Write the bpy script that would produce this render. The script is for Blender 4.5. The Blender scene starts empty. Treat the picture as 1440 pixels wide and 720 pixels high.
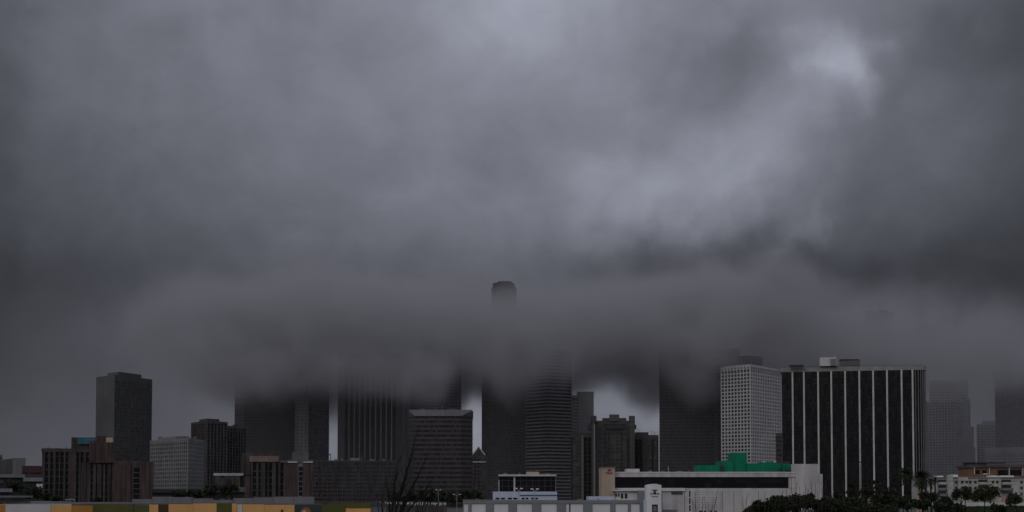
import bpy, math, random
from mathutils import Vector, Matrix

random.seed(7)
scene = bpy.context.scene
col = scene.collection
rad = math.radians

# ------------------------------------------------------------------ camera
F = 1978.0                      # focal length in photo pixels (1440 wide)
PITCH = rad(2.5)
CAM_Z = 8.0
SH = 340.0 / F - math.tan(PITCH)
cam_data = bpy.data.cameras.new("camera")
cam_data.sensor_width = 36.0
cam_data.lens = 36.0 * F / 1440.0
cam_data.shift_y = SH * F / 1440.0
cam_data.clip_start = 0.5
cam_data.clip_end = 20000
cam = bpy.data.objects.new("camera", cam_data)
cam.location = (0, 0, CAM_Z)
cam.rotation_euler = (rad(90) + PITCH, 0, 0)
col.objects.link(cam)
scene.camera = cam

# ------------------------------------------------------------------ world: heavy overcast
SUN_EL, SUN_ROT = rad(24), rad(205)
world = bpy.data.worlds.new("World")
scene.world = world
world.use_nodes = True
wn, wl = world.node_tree.nodes, world.node_tree.links
wn.clear()


def wmath(op, a, b=None, c=None):
    n = wn.new("ShaderNodeMath"); n.operation = op
    for i, v in enumerate((a, b, c)):
        if v is None: continue
        if isinstance(v, (int, float)): n.inputs[i].default_value = v
        else: wl.new(v, n.inputs[i])
    return n.outputs[0]


def wramp(val, lo, hi, stops):
    mr = wn.new("ShaderNodeMapRange"); mr.clamp = True
    wl.new(val, mr.inputs[0])
    mr.inputs[1].default_value = lo; mr.inputs[2].default_value = hi
    r = wn.new("ShaderNodeValToRGB"); wl.new(mr.outputs[0], r.inputs[0])
    r.color_ramp.interpolation = 'CARDINAL'
    els = r.color_ramp.elements
    while len(els) > 1: els.remove(els[-1])
    for i, (p, v) in enumerate(stops):
        t = (p - lo) / (hi - lo)
        e = els[0] if i == 0 else els.new(t)
        e.position = t; e.color = (v, v, v, 1)
    return r.outputs[0]


tc = wn.new("ShaderNodeTexCoord")
sep = wn.new("ShaderNodeSeparateXYZ"); wl.new(tc.outputs['Generated'], sep.inputs[0])
# large soft noise that bends the cloud shapes
warp = wn.new("ShaderNodeTexNoise"); warp.inputs['Scale'].default_value = 9.0
warp.inputs['Detail'].default_value = 4.0; warp.inputs['Roughness'].default_value = 0.55
wl.new(tc.outputs['Generated'], warp.inputs['Vector'])
wsep = wn.new("ShaderNodeSeparateXYZ"); wl.new(warp.outputs['Color'], wsep.inputs[0])
az = wmath('MULTIPLY', wmath('ARCTAN2', sep.outputs[0], sep.outputs[1]), F)   # ~ photo pixels from the centre line
el = wmath('MULTIPLY', wmath('ARCSINE', sep.outputs[2]), F)                   # ~ photo pixels above the horizon
warp2 = wn.new("ShaderNodeTexNoise"); warp2.inputs['Scale'].default_value = 26.0; warp2.inputs['Detail'].default_value = 5.0
wl.new(tc.outputs['Generated'], warp2.inputs['Vector'])
w2 = wn.new("ShaderNodeSeparateXYZ"); wl.new(warp2.outputs['Color'], w2.inputs[0])
az = wmath('ADD', az, wmath('MULTIPLY', wmath('SUBTRACT', w2.outputs[0], 0.5), 110.0))
el = wmath('ADD', el, wmath('MULTIPLY', wmath('SUBTRACT', w2.outputs[1], 0.5), 80.0))
azw = wmath('ADD', az, wmath('MULTIPLY', wmath('SUBTRACT', wsep.outputs[0], 0.5), 190.0))
elw = wmath('ADD', el, wmath('MULTIPLY', wmath('SUBTRACT', wsep.outputs[1], 0.5), 130.0))
H = wramp(az, -3 * 720, 3 * 720, [(-2100, 1.15), (-1300, .55), (-740, .255), (-650, .34), (-520, .45), (-330, .57), (-120, .60), (0, .61),
                                    (200, .62), (360, .56), (480, .47), (600, .37), (740, .255), (1300, .55), (2100, 1.15)])
V = wramp(el, -100, 3107, [(-100, .16), (0, .15), (60, .125), (110, .115), (180, .10), (250, .105), (320, .125), (420, .17), (520, .215),
                             (620, .235), (720, .25), (1400, .24), (3000, .27)])
acc = wmath('MULTIPLY', H, V)
uv = wn.new("ShaderNodeCombineXYZ"); wl.new(azw, uv.inputs[0]); wl.new(elw, uv.inputs[1])
BLOBS = [  # photo px, py, half-widths, angle, gain
    (725, 20, 170, 60, 20, .26), (1195, 112, 62, 26, -36, .8), (930, 272, 160, 62, 6, .60), (1085, 195, 160, 44, 36, .24), (1190, 120, 75, 50, 0, .2),
    (1045, 75, 75, 60, 45, -.26), (1330, 130, 130, 80, 20, -.18), (975, 378, 150, 50, 10, -.42), (300, 420, 260, 80, 0, -.10), (1250, 385, 190, 55, 8, -.30),
    (1115, 335, 75, 14, 44, .30), (1060, 385, 110, 60, 0, -.2), (770, 215, 120, 70, 10, .10), (860, 240, 90, 60, 0, .10), (1180, 250, 120, 40, 20, -.10),
    (120, 250, 200, 80, -10, -.10), (60, 500, 260, 130, 0, -.16), (1290, 440, 240, 90, 0, -.18), (0, 340, 120, 80, 0, .18), (660, 600, 70, 75, 0, 2.4), (455, 610, 60, 70, 0, .95), (885, 575, 90, 70, 0, 1.5),
    (1400, 470, 200, 60, 0, -.2), (450, 420, 260, 70, 0, -.10), (560, 130, 140, 60, 30, .06), (1010, 130, 60, 80, 0, -.12),
]
tot = None
for px, py, rx, ry, ang, g in BLOBS:
    mp = wn.new("ShaderNodeMapping"); mp.vector_type = 'TEXTURE'
    wl.new(uv.outputs[0], mp.inputs['Vector'])
    mp.inputs['Location'].default_value = (px - 720, 700 - py, 0)
    mp.inputs['Rotation'].default_value = (0, 0, rad(ang))
    mp.inputs['Scale'].default_value = (rx, ry, 1)
    d = wn.new("ShaderNodeVectorMath"); d.operation = 'DOT_PRODUCT'
    wl.new(mp.outputs[0], d.inputs[0]); wl.new(mp.outputs[0], d.inputs[1])
    t = wmath('MULTIPLY', wmath('EXPONENT', wmath('MULTIPLY', d.outputs['Value'], -1.0)), g)
    tot = t if tot is None else wmath('ADD', tot, t)
acc = wmath('MULTIPLY', acc, wmath('ADD', tot, 1.0))
# billowing texture over the whole sky
mp = wn.new("ShaderNodeMapping"); mp.inputs['Scale'].default_value = (1, 1, 1.25)
wl.new(tc.outputs['Generated'], mp.inputs['Vector'])
bil = wn.new("ShaderNodeTexNoise"); bil.inputs['Scale'].default_value = 7.0; bil.inputs['Detail'].default_value = 5.0
bil.inputs['Roughness'].default_value = 0.5; bil.inputs['Distortion'].default_value = 0.35
wl.new(mp.outputs[0], bil.inputs['Vector'])
acc = wmath('MULTIPLY', acc, wmath('ADD', wmath('MULTIPLY', bil.outputs['Fac'], 0.85), 0.575))
fine = wn.new("ShaderNodeTexNoise"); fine.inputs['Scale'].default_value = 19.0; fine.inputs['Detail'].default_value = 8.0
fine.inputs['Roughness'].default_value = 0.62; fine.inputs['Distortion'].default_value = 0.8
wl.new(mp.outputs[0], fine.inputs['Vector'])
acc = wmath('MULTIPLY', acc, wmath('ADD', wmath('MULTIPLY', fine.outputs['Fac'], 0.36), 0.82))
tint = wn.new("ShaderNodeMix"); tint.data_type = 'RGBA'; tint.blend_type = 'MULTIPLY'; tint.inputs[0].default_value = 1
wl.new(acc, tint.inputs['A']); tint.inputs['B'].default_value = (0.925, 0.96, 1.16, 1)
gain = wn.new("ShaderNodeMix"); gain.data_type = 'RGBA'; gain.blend_type = 'MULTIPLY'; gain.inputs[0].default_value = 1
wl.new(tint.outputs['Result'], gain.inputs['A']); gain.inputs['B'].default_value = (36, 36, 36, 1)
sky = wn.new("ShaderNodeTexSky"); sky.sky_type = 'NISHITA'; sky.sun_disc = False
sky.sun_elevation = SUN_EL; sky.sun_rotation = SUN_ROT
mixs = wn.new("ShaderNodeMix"); mixs.data_type = 'RGBA'; mixs.inputs[0].default_value = 0.985
wl.new(sky.outputs[0], mixs.inputs['A']); wl.new(gain.outputs['Result'], mixs.inputs['B'])
bg = wn.new("ShaderNodeBackground"); bg.inputs['Strength'].default_value = 0.1
wl.new(mixs.outputs['Result'], bg.inputs['Color'])
wo = wn.new("ShaderNodeOutputWorld"); wl.new(bg.outputs[0], wo.inputs['Surface'])

# ------------------------------------------------------------------ sun (through thick cloud) and exposure
sun_d = bpy.data.lights.new("sun", 'SUN')
sun_d.energy = 0.75; sun_d.angle = rad(25); sun_d.color = (1.0, 0.92, 0.82)
sun = bpy.data.objects.new("sun", sun_d); col.objects.link(sun)
sdir = Vector((math.sin(SUN_ROT) * math.cos(SUN_EL), math.cos(SUN_ROT) * math.cos(SUN_EL), math.sin(SUN_EL)))
sun.rotation_euler = (-sdir).to_track_quat('-Z', 'Y').to_euler()
sun.location = sdir * 300 + Vector((0, 0, 300))
scene.view_settings.view_transform = 'Standard'
scene.view_settings.look = 'None'
scene.view_settings.exposure = -1.15
scene.view_settings.gamma = 1.0
scene.render.engine = 'CYCLES'
cy = scene.cycles
cy.max_bounces = 8; cy.diffuse_bounces = 2; cy.glossy_bounces = 2; cy.volume_bounces = 5
cy.volume_step_rate = 0.26; cy.volume_max_steps = 128
cy.use_denoising = True

# ------------------------------------------------------------------ helpers
def P(px, py, d):
    """world point that photo pixel (px, py) shows at ground distance d"""
    u = (px - 720) / F; v = (360 - py) / F + SH
    dx, dy, dz = u, math.cos(PITCH) - v * math.sin(PITCH), math.sin(PITCH) + v * math.cos(PITCH)
    k = d / dy
    return Vector((dx * k, d, CAM_Z + dz * k))


def X(px, d, py=640): return P(px, py, d).x
def Z(py, d): return P(720, py, d).z


class MB:
    def __init__(self): self.v, self.f = [], []
    def add(self, vs, fs):
        o = len(self.v); self.v += [tuple(p) for p in vs]; self.f += [tuple(i + o for i in q) for q in fs]; return self
    def box(self, x0, x1, y0, y1, z0, z1):
        return self.prism([(x0, y0), (x1, y0), (x1, y1), (x0, y1)], z0, z1)
    def prism(self, foot, z0, z1, top=None):
        n = len(foot); top = top or foot
        zt = z1 if isinstance(z1, (list, tuple)) else [z1] * n
        vs = [(x, y, z0) for x, y in foot] + [(x, y, zt[i]) for i, (x, y) in enumerate(top)]
        fs = [tuple(range(n - 1, -1, -1)), tuple(range(n, 2 * n))] + [(i, (i + 1) % n, n + (i + 1) % n, n + i) for i in range(n)]
        return self.add(vs, fs)
    def slab(self, A, B, s0, s1, z0, z1, t0, t1):
        """box along wall line A->B from s0 to s1 metres, from t0 to t1 metres outward"""
        A, B = Vector(A), Vector(B); e = (B - A).normalized(); n = Vector((e.y, -e.x))
        p = [A + e * s0 + n * t1, A + e * s1 + n * t1, A + e * s1 + n * t0, A + e * s0 + n * t0]
        return self.prism([(q.x, q.y) for q in p], z0, z1)
    def tube(self, pts, rs, k=6):
        vs, fs = [], []; m = len(pts)
        for i, p in enumerate(pts):
            p = Vector(p); a = Vector(pts[max(i - 1, 0)]); b = Vector(pts[min(i + 1, m - 1)])
            d = (b - a).normalized() if (b - a).length > 1e-6 else Vector((0, 0, 1))
            s = d.cross(Vector((0.3, 1, 0.2))).normalized(); t = d.cross(s)
            for j in range(k):
                w = 2 * math.pi * j / k
                vs.append(p + (s * math.cos(w) + t * math.sin(w)) * rs[i])
        for i in range(m - 1):
            for j in range(k):
                fs.append((i * k + j, i * k + (j + 1) % k, (i + 1) * k + (j + 1) % k, (i + 1) * k + j))
        fs.append(tuple(range(k))[::-1]); fs.append(tuple((m - 1) * k + j for j in range(k)))
        return self.add(vs, fs)
    def build(self, name, mat, parent=None, kind=None, smooth=False, label=None):
        me = bpy.data.meshes.new(name); me.from_pydata(self.v, [], self.f); me.validate(); me.update()
        if mat: me.materials.append(mat)
        if smooth: me.polygons.foreach_set('use_smooth', [True] * len(me.polygons))
        o = bpy.data.objects.new(name, me); col.objects.link(o)
        if parent:
            o.parent = parent; o.matrix_parent_inverse = Matrix.Translation(-parent.location)
        if kind: o['kind'] = kind
        if label: o['label'] = label
        return o


def thing(name, label, cat, loc=(0, 0, 0), group=None):
    o = bpy.data.objects.new(name, None); o.empty_display_size = 2
    o.location = loc; o['label'] = label; o['category'] = cat
    if group: o['group'] = group
    col.objects.link(o); return o


def tag(o, label, cat, group=None):
    o['label'] = label; o['category'] = cat
    if group: o['group'] = group
    return o


def struct(o): o['kind'] = 'structure'; return o


# ------------------------------------------------------------------ materials
def newmat(name):
    m = bpy.data.materials.new(name); m.use_nodes = True
    nt = m.node_tree; b = nt.nodes['Principled BSDF']; return m, nt, b


def wallmat(name, c, rough=.8, var=.35, scale=.12, streak=.5, bump=.25, c2=None, metal=0):
    m, nt, b = newmat(name); N, L = nt.nodes, nt.links
    t = N.new('ShaderNodeTexCoord')
    n1 = N.new('ShaderNodeTexNoise'); n1.inputs['Scale'].default_value = scale; n1.inputs['Detail'].default_value = 6
    n1.inputs['Roughness'].default_value = .65
    L.new(t.outputs['Object'], n1.inputs['Vector'])
    mp = N.new('ShaderNodeMapping'); mp.inputs['Scale'].default_value = (1, 1, .06); L.new(t.outputs['Object'], mp.inputs['Vector'])
    n2 = N.new('ShaderNodeTexNoise'); n2.inputs['Scale'].default_value = .8; n2.inputs['Detail'].default_value = 5
    L.new(mp.outputs[0], n2.inputs['Vector'])
    mr = N.new('ShaderNodeMapRange'); mr.inputs[1].default_value = .3; mr.inputs[2].default_value = .7
    mr.inputs[3].default_value = 1 - var; mr.inputs[4].default_value = 1 + var * .6; L.new(n1.outputs['Fac'], mr.inputs[0])
    m2 = N.new('ShaderNodeMapRange'); m2.inputs[1].default_value = .35; m2.inputs[2].default_value = .65
    m2.inputs[3].default_value = 1 - var * streak; m2.inputs[4].default_value = 1 + var * streak * .5; L.new(n2.outputs['Fac'], m2.inputs[0])
    mu = N.new('ShaderNodeMath'); mu.operation = 'MULTIPLY'; L.new(mr.outputs[0], mu.inputs[0]); L.new(m2.outputs[0], mu.inputs[1])
    mx = N.new('ShaderNodeMix'); mx.data_type = 'RGBA'; mx.inputs['A'].default_value = (*c, 1)
    mx.inputs['B'].default_value = (*(c2 or c), 1); L.new(n1.outputs['Fac'], mx.inputs[0])
    m3 = N.new('ShaderNodeMix'); m3.data_type = 'RGBA'; m3.blend_type = 'MULTIPLY'; m3.inputs[0].default_value = 1
    L.new(mx.outputs['Result'], m3.inputs['A']); L.new(mu.outputs[0], m3.inputs['B'])
    L.new(m3.outputs['Result'], b.inputs['Base Color'])
    b.inputs['Roughness'].default_value = rough; b.inputs['Metallic'].default_value = metal
    if rough > .5: b.inputs['Specular IOR Level'].default_value = .2
    if bump:
        n3 = N.new('ShaderNodeTexNoise'); n3.inputs['Scale'].default_value = 2.0; n3.inputs['Detail'].default_value = 5
        L.new(t.outputs['Object'], n3.inputs['Vector'])
        bp = N.new('ShaderNodeBump'); bp.inputs['Strength'].default_value = bump; bp.inputs['Distance'].default_value = .1
        L.new(n3.outputs['Fac'], bp.inputs['Height']); L.new(bp.outputs[0], b.inputs['Normal'])
    return m


def glassmat(name, c, sx=1.6, sz=3.9, rough=.18, spread=2.2, spec=.5, off=0.0):
    """window glass whose panes differ a little (blinds, rooms behind)"""
    m, nt, b = newmat(name); N, L = nt.nodes, nt.links
    t = N.new('ShaderNodeTexCoord')
    mp = N.new('ShaderNodeMapping'); mp.inputs['Scale'].default_value = (1 / sx, 1 / sx, 1 / sz)
    mp.inputs['Location'].default_value = (off, off * 1.7, .01); L.new(t.outputs['Object'], mp.inputs['Vector'])
    fl = N.new('ShaderNodeVectorMath'); fl.operation = 'FLOOR'; L.new(mp.outputs[0], fl.inputs[0])
    wn_ = N.new('ShaderNodeTexWhiteNoise'); L.new(fl.outputs[0], wn_.inputs['Vector'])
    pw = N.new('ShaderNodeMath'); pw.operation = 'POWER'; pw.inputs[1].default_value = 3; L.new(wn_.outputs['Value'], pw.inputs[0])
    mr = N.new('ShaderNodeMapRange'); mr.inputs[3].default_value = .6; mr.inputs[4].default_value = spread; L.new(pw.outputs[0], mr.inputs[0])
    mx = N.new('ShaderNodeMix'); mx.data_type = 'RGBA'; mx.blend_type = 'MULTIPLY'; mx.inputs[0].default_value = 1
    mx.inputs['A'].default_value = (*c, 1); L.new(mr.outputs[0], mx.inputs['B'])
    L.new(mx.outputs['Result'], b.inputs['Base Color'])
    r2 = N.new('ShaderNodeMapRange'); r2.inputs[3].default_value = rough * .6; r2.inputs[4].default_value = rough * 2
    L.new(wn_.outputs['Value'], r2.inputs[0]); L.new(r2.outputs[0], b.inputs['Roughness'])
    b.inputs['Specular IOR Level'].default_value = spec
    return m


def leafmat(name, c, c2):
    m, nt, b = newmat(name); N, L = nt.nodes, nt.links
    t = N.new('ShaderNodeTexCoord'); n = N.new('ShaderNodeTexNoise'); n.inputs['Scale'].default_value = .7; n.inputs['Detail'].default_value = 5
    L.new(t.outputs['Object'], n.inputs['Vector'])
    mx = N.new('ShaderNodeMix'); mx.data_type = 'RGBA'; mx.inputs['A'].default_value = (*c, 1); mx.inputs['B'].default_value = (*c2, 1)
    mr = N.new('ShaderNodeMapRange'); mr.inputs[1].default_value = .35; mr.inputs[2].default_value = .65; L.new(n.outputs['Fac'], mr.inputs[0])
    L.new(mr.outputs[0], mx.inputs[0]); L.new(mx.outputs['Result'], b.inputs['Base Color']); b.inputs['Roughness'].default_value = .7
    b.inputs['Specular IOR Level'].default_value = .2
    return m


M = {
    'white': wallmat('white_concrete', (.66, .65, .65), .8, .16, .2, .4),
    'grid_white': wallmat('pale_precast', (.50, .49, .48), .8, .12, .05, .3),
    'cream': wallmat('cream_precast', (.55, .53, .50), .8, .2),
    'warm_white': wallmat('painted_block', (.60, .575, .56), .85, .26, .15, .7, c2=(.52, .48, .46)),
    'tan': wallmat('tan_stucco', (.46, .36, .28), .85, .2),
    'brown': wallmat('brown_concrete', (.105, .066, .058), .85, .4, .08, 1.1, c2=(.06, .05, .048)),
    'brown_grey': wallmat('weathered_concrete', (.095, .08, .075), .85, .4, .08, 1.0, c2=(.065, .06, .057)),
    'dark_brown': wallmat('dark_granite', (.046, .037, .039), .5, .3, .03, .5),
    'charcoal': wallmat('charcoal_cladding', (.085, .080, .086), .45, .3, .03, .5),
    'greenish': wallmat('green_grey_concrete', (.098, .100, .093), .8, .25, .03, .6),
    'greygreen': wallmat('olive_grey_precast', (.135, .133, .122), .8, .25, .03, .6),
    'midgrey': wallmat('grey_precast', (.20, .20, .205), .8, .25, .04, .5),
    'bluegrey': wallmat('blue_grey_metal', (.20, .21, .22), .5, .12, .2, .4),
    'ltgrey': wallmat('light_grey_panel', (.205, .205, .195), .7, .2, .04, .4),
    'olive_dark': wallmat('dark_olive_precast', (.078, .078, .070), .8, .3, .03, .6),
    'beam': wallmat('weathered_beam', (.21, .155, .13), .85, .25),
    'pale_slab': wallmat('pale_blank_wall', (.42, .42, .41), .8, .15),
    'storage': wallmat('storage_white', (.72, .71, .71), .7, .12, .3, .4),
    'blue_white': wallmat('blue_white_paint', (.52, .57, .66), .6, .15, .4, .5),
    'green': wallmat('green_sheeting', (.001, .185, .095), .6, .25, .3, .5),
    'near_black': wallmat('black_mullion', (.008, .008, .009), .55, .3),
    'roof': wallmat('roof_felt', (.10, .10, .10), .9, .4),
    'dark': wallmat('dark_opening', (.015, .015, .018), .5, .2),
    'black_metal': wallmat('black_metal', (.02, .02, .022), .5, .2),
    'steel': wallmat('galvanised_steel', (.35, .36, .37), .4, .2, metal=.6),
    'teal': wallmat('teal_sign_face', (.008, .115, .15), .5, .1),
    'red': wallmat('red_sign_paint', (.22, .02, .03), .5, .1),
    'brick': wallmat('brick_brown', (.23, .125, .085), .9, .35, .3),
    'pink': wallmat('pink_stucco', (.42, .27, .23), .9, .2, .3),
    'apt': wallmat('apartment_stucco', (.42, .42, .38), .85, .2, .3),
    'bright': wallmat('bright_membrane', (.8, .8, .8), .6, .06),
    'soil': wallmat('soil', (.03, .025, .02), .9, .4),
    'asphalt': wallmat('asphalt', (.05, .05, .052), .7, .4, .05),
    'concrete_floor': wallmat('pavement_concrete', (.22, .22, .215), .8, .3, .1),
    'p_orange': wallmat('orange_panel', (.40, .185, .035), .6, .12, .5),
    'p_yellow': wallmat('yellow_panel', (.66, .36, .125), .6, .12, .5),
    'p_white': wallmat('offwhite_panel', (.50, .48, .47), .6, .12, .5),
    'p_green': wallmat('green_panel', (.085, .085, .022), .6, .15, .5),
    'p_brown': wallmat('brown_panel', (.06, .035, .012), .6, .15, .5),
    'p_teal': wallmat('dark_teal_panel', (.006, .028, .028), .5, .15, .5),
    'p_amber': wallmat('amber_print', (.36, .11, .035), .6, .5, 1.2),
    'p_pale': wallmat('pale_print', (.5, .4, .36), .6, .5, 1.2),
    'bark': wallmat('bark', (.014, .012, .011), .9, .4, 2),
    'twig': wallmat('reddish_twig', (.05, .026, .026), .9, .4, 2),
    'leaf': leafmat('foliage_dark', (.015, .020, .011), (.034, .042, .018)),
    'leaf2': leafmat('foliage_olive', (.022, .030, .014), (.055, .064, .026)),
    'palm': leafmat('palm_frond', (.018, .028, .014), (.040, .050, .022)),
    'blue_car': wallmat('blue_car_paint', (.05, .13, .30), .3, .05),
    'white_car': wallmat('white_car_paint', (.7, .7, .7), .3, .05),
    'tyre': wallmat('tyre_rubber', (.02, .02, .02), .9, .1),
    'g_dark': glassmat('glass_dark', (.020, .020, .024), 1.7, 3.9, .16, 2.0),
    'g_black': glassmat('glass_black', (.004, .004, .005), 1.5, 3.9, .2, 2.4, .3),
    'g_blue': glassmat('glass_blue', (.018, .020, .030), 2.0, 3.9, .15, 1.6),
    'g_brown': glassmat('glass_brown', (.026, .022, .023), 1.9, 3.8, .25, 1.4, .35),
    'g_room': glassmat('glass_window', (.018, .018, .020), 2.6, 3.9, .2, 5.0),
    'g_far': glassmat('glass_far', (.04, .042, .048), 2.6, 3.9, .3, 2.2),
}

# ------------------------------------------------------------------ ground
def Hh(x, y):
    h = 0.0
    def bump(cx, cy_, rx, ry, a):
        return a * math.exp(-((x - cx) / rx) ** 2 - ((y - cy_) / ry) ** 2)
    h += bump(X(1420, 560), 560, 95, 110, 4.6)
    h += bump(X(1130, 190), 190, 26, 26, 6.6)
    h += bump(X(590, 330), 340, 28, 60, 5.2)
    h += .25 * math.sin(x * .03) * math.cos(y * .021)
    return h


def ground():
    xs = [-9000, -5000, -2500, -1500] + list(range(-1000, 1001, 20)) + [1500, 2500, 5000, 9000]
    ys = [-3000, -1500, -600, -200] + list(range(-60, 900, 12)) + list(range(900, 3000, 100)) + [4000, 6500, 12000]
    vs = [(x, y, Hh(x, y)) for y in ys for x in xs]
    nx = len(xs)
    fs = [(j * nx + i, j * nx + i + 1, (j + 1) * nx + i + 1, (j + 1) * nx + i) for j in range(len(ys) - 1) for i in range(nx - 1)]
    m, nt, b = newmat('ground_surface'); N, L = nt.nodes, nt.links
    t = N.new('ShaderNodeTexCoord')
    n = N.new('ShaderNodeTexNoise'); n.inputs['Scale'].default_value = .02; n.inputs['Detail'].default_value = 8; L.new(t.outputs['Object'], n.inputs['Vector'])
    r = N.new('ShaderNodeValToRGB'); L.new(n.outputs['Fac'], r.inputs[0])
    r.color_ramp.elements[0].position = .42; r.color_ramp.elements[0].color = (.13, .125, .12, 1)
    r.color_ramp.elements[1].position = .56; r.color_ramp.elements[1].color = (.055, .065, .035, 1)
    n2 = N.new('ShaderNodeTexNoise'); n2.inputs['Scale'].default_value = 1.5; n2.inputs['Detail'].default_value = 6; L.new(t.outputs['Object'], n2.inputs['Vector'])
    mx = N.new('ShaderNodeMix'); mx.data_type = 'RGBA'; mx.blend_type = 'MULTIPLY'; mx.inputs[0].default_value = .6
    L.new(r.outputs[0], mx.inputs['A']); L.new(n2.outputs['Fac'], mx.inputs['B']); L.new(mx.outputs['Result'], b.inputs['Base Color'])
    b.inputs['Roughness'].default_value = .8
    mb = MB(); mb.add(vs, fs); struct(mb.build('ground', m, smooth=True))


ground()

# streets of the city floor (sheets a little above the ground) and their pavements
def street(px, d0, d1, w, name='road'):
    x0, x1 = X(px, (d0 + d1) / 2), X(px, (d0 + d1) / 2)
    mb = MB()
    ys = [d0 + (d1 - d0) * i / 40 for i in range(41)]
    vs = []
    for y in ys:
        for s in (-.5, .5):
            vs.append((x0 + s * w, y, Hh(x0 + s * w, y) + .05))
    mb.add(vs, [(2 * i, 2 * i + 1, 2 * i + 3, 2 * i + 2) for i in range(40)])
    struct(mb.build(name, M['asphalt']))


def cross_street(d, pxa, pxb, w):
    mb = MB(); xa, xb = X(pxa, d), X(pxb, d); n = 60
    vs = []
    for i in range(n + 1):
        x = xa + (xb - xa) * i / n
        for s in (-.5, .5): vs.append((x, d + s * w, Hh(x, d + s * w) + .1))
    mb.add(vs, [(2 * i, 2 * i + 2, 2 * i + 3, 2 * i + 1) for i in range(n)])
    struct(mb.build('road', M['asphalt']))
    mk = MB(); vs = []
    k = 0
    while xa + k * 9 + 3 < xb:
        x = xa + k * 9; k += 1
        z = max(Hh(x, d), Hh(x + 3, d)) + .13
        mk.add([(x, d - .08, z), (x + 3, d - .08, z), (x + 3, d + .08, z), (x, d + .08, z)], [(0, 1, 2, 3)])
    o = mk.build('lane_marking', M['bright']); o['kind'] = 'structure'
    for s in (-1, 1):
        pv = MB(); vs = []
        y0, y1 = d + s * (w / 2), d + s * (w / 2 + 2.5)
        if y0 > y1: y0, y1 = y1, y0
        for i in range(n):
            xa_, xb_ = xa + (xb - xa) * i / n, xa + (xb - xa) * (i + 1) / n
            z = max(Hh(xa_, d), Hh(xb_, d), Hh(xa_, y0), Hh(xb_, y1)) + .22
            pv.box(xa_, xb_ - .01, y0, y1, z - .5, z)
        o = pv.build('pavement', M['concrete_floor']); o['kind'] = 'structure'


cross_street(815, 700, 1440, 14)

# ------------------------------------------------------------------ generic city building
def foot3(pxL, dL, pxC, dC, pxR, dR, py=640):
    L, C, R = [Vector((X(a, d, py), d)) for a, d in ((pxL, dL), (pxC, dC), (pxR, dR))]
    D4 = L + R - C
    return [tuple(C), tuple(R), tuple(D4), tuple(L)]


def foot2(px0, px1, d, th, py=640):
    """block facing the viewpoint squarely"""
    a, b = Vector((X(px0, d, py), d)), Vector((X(px1, d, py), d))
    c = (a + b) / 2; r = c.normalized(); t = Vector((r.y, -r.x)); w = (b - a).length / 2
    return [tuple(c - t * w), tuple(c + t * w), tuple(c + t * w * .97 + r * th), tuple(c - t * w * .97 + r * th)]


def inset(foot, k):
    n = len(foot); cx = sum(p[0] for p in foot) / n; cy_ = sum(p[1] for p in foot) / n
    out = []
    for x, y in foot:
        v = Vector((x - cx, y - cy_)); l = v.length
        v *= max(0, (l - k)) / l
        out.append((cx + v.x, cy_ + v.y))
    return out


def centre(foot):
    n = len(foot); return (sum(p[0] for p in foot) / n, sum(p[1] for p in foot) / n)


def skin(par, foot, z0, z1, wall, glass, pitch=3.2, floor=3.9, pw=.9, sh=1.4, t=.45, crown=3.0, base=0.0, roof=True,
         names=('glazing', 'pier', 'spandrel', 'parapet'), blank=(), crown_mat=None):
    """glass core with projecting piers and spandrels, topped by a parapet; edges in blank are plain wall"""
    zc = z1 - crown
    MB().prism(foot, z0, zc).build(names[0], glass, par)
    cf = inset(foot, -(t + .35))
    MB().prism(cf, zc, z1).build(names[3], crown_mat or wall, par)
    if roof: MB().prism(inset(foot, .8), z1 + .004, z1 + .25).build('roof', M['roof'], par)
    pm, sm, bm = MB(), MB(), MB()
    n = len(foot)
    for i in range(n):
        A, B = Vector(foot[i]), Vector(foot[(i + 1) % n]); L = (B - A).length
        if L < .5: continue
        if i in blank:
            bm.slab(A, B, -.1, L + .1, z0, zc - .01, .0, t + .1); continue
        if pw:
            m = max(1, round(L / pitch)); st = L / m
            for k in range(m + 1):
                pm.slab(A, B, k * st - pw / 2, k * st + pw / 2, z0 + .02, zc - .01, -.1, t)
        if sh:
            z = z0 + base
            while z < zc - sh:
                sm.slab(A, B, 0.03, L - .03, z, z + sh, -.1, t * .7); z += floor
    if pm.v: pm.build(names[1], wall, par, kind='stuff')
    if sm.v: sm.build(names[2], wall, par, kind='stuff')
    if bm.v: bm.build('blank_wall', wall, par)


def roofbox(par, foot, s, z, h, mat, name='roof_plant', dx=0, dy=0, sy=None):
    cx, cy_ = centre(foot); sy = sy or s
    f = [(cx + (x - cx) * s + dx, cy_ + (y - cy_) * sy + dy) for x, y in foot]
    return MB().prism(f, z + .004, z + h).build(name, mat, par)


def building(name, label, cat, foot, ztop, wall, glass, z0=-1.0, group=None, plant=None, **kw):
    cx, cy_ = centre(foot)
    r = thing(name, label, cat, (cx, cy_, 0), group)
    skin(r, foot, z0, ztop, wall, glass, **kw)
    for s, h, mat, dx in (plant or []):
        roofbox(r, foot, s, ztop + .25, h, mat, dx=dx)
    return r


GT = 'downtown buildings standing under the low cloud'
# --- left group -------------------------------------------------------------
# pale green-grey office tower, plain left flank, gridded right flank
d = 1500
ft = foot3(135, 1530, 160, 1500, 212, 1560)
building('office_tower', 'green-grey tower at left with plain flank and finely gridded face, top just touching the cloud', 'tower',
         ft, Z(527, d), M['greenish'], M['g_room'], pitch=3.1, floor=3.95, pw=1.25, sh=1.1, crown=5, blank=(3,),
         plant=[(.62, Z(521, d) - Z(527, d), M['greenish'], 0)], group=GT)

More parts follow.
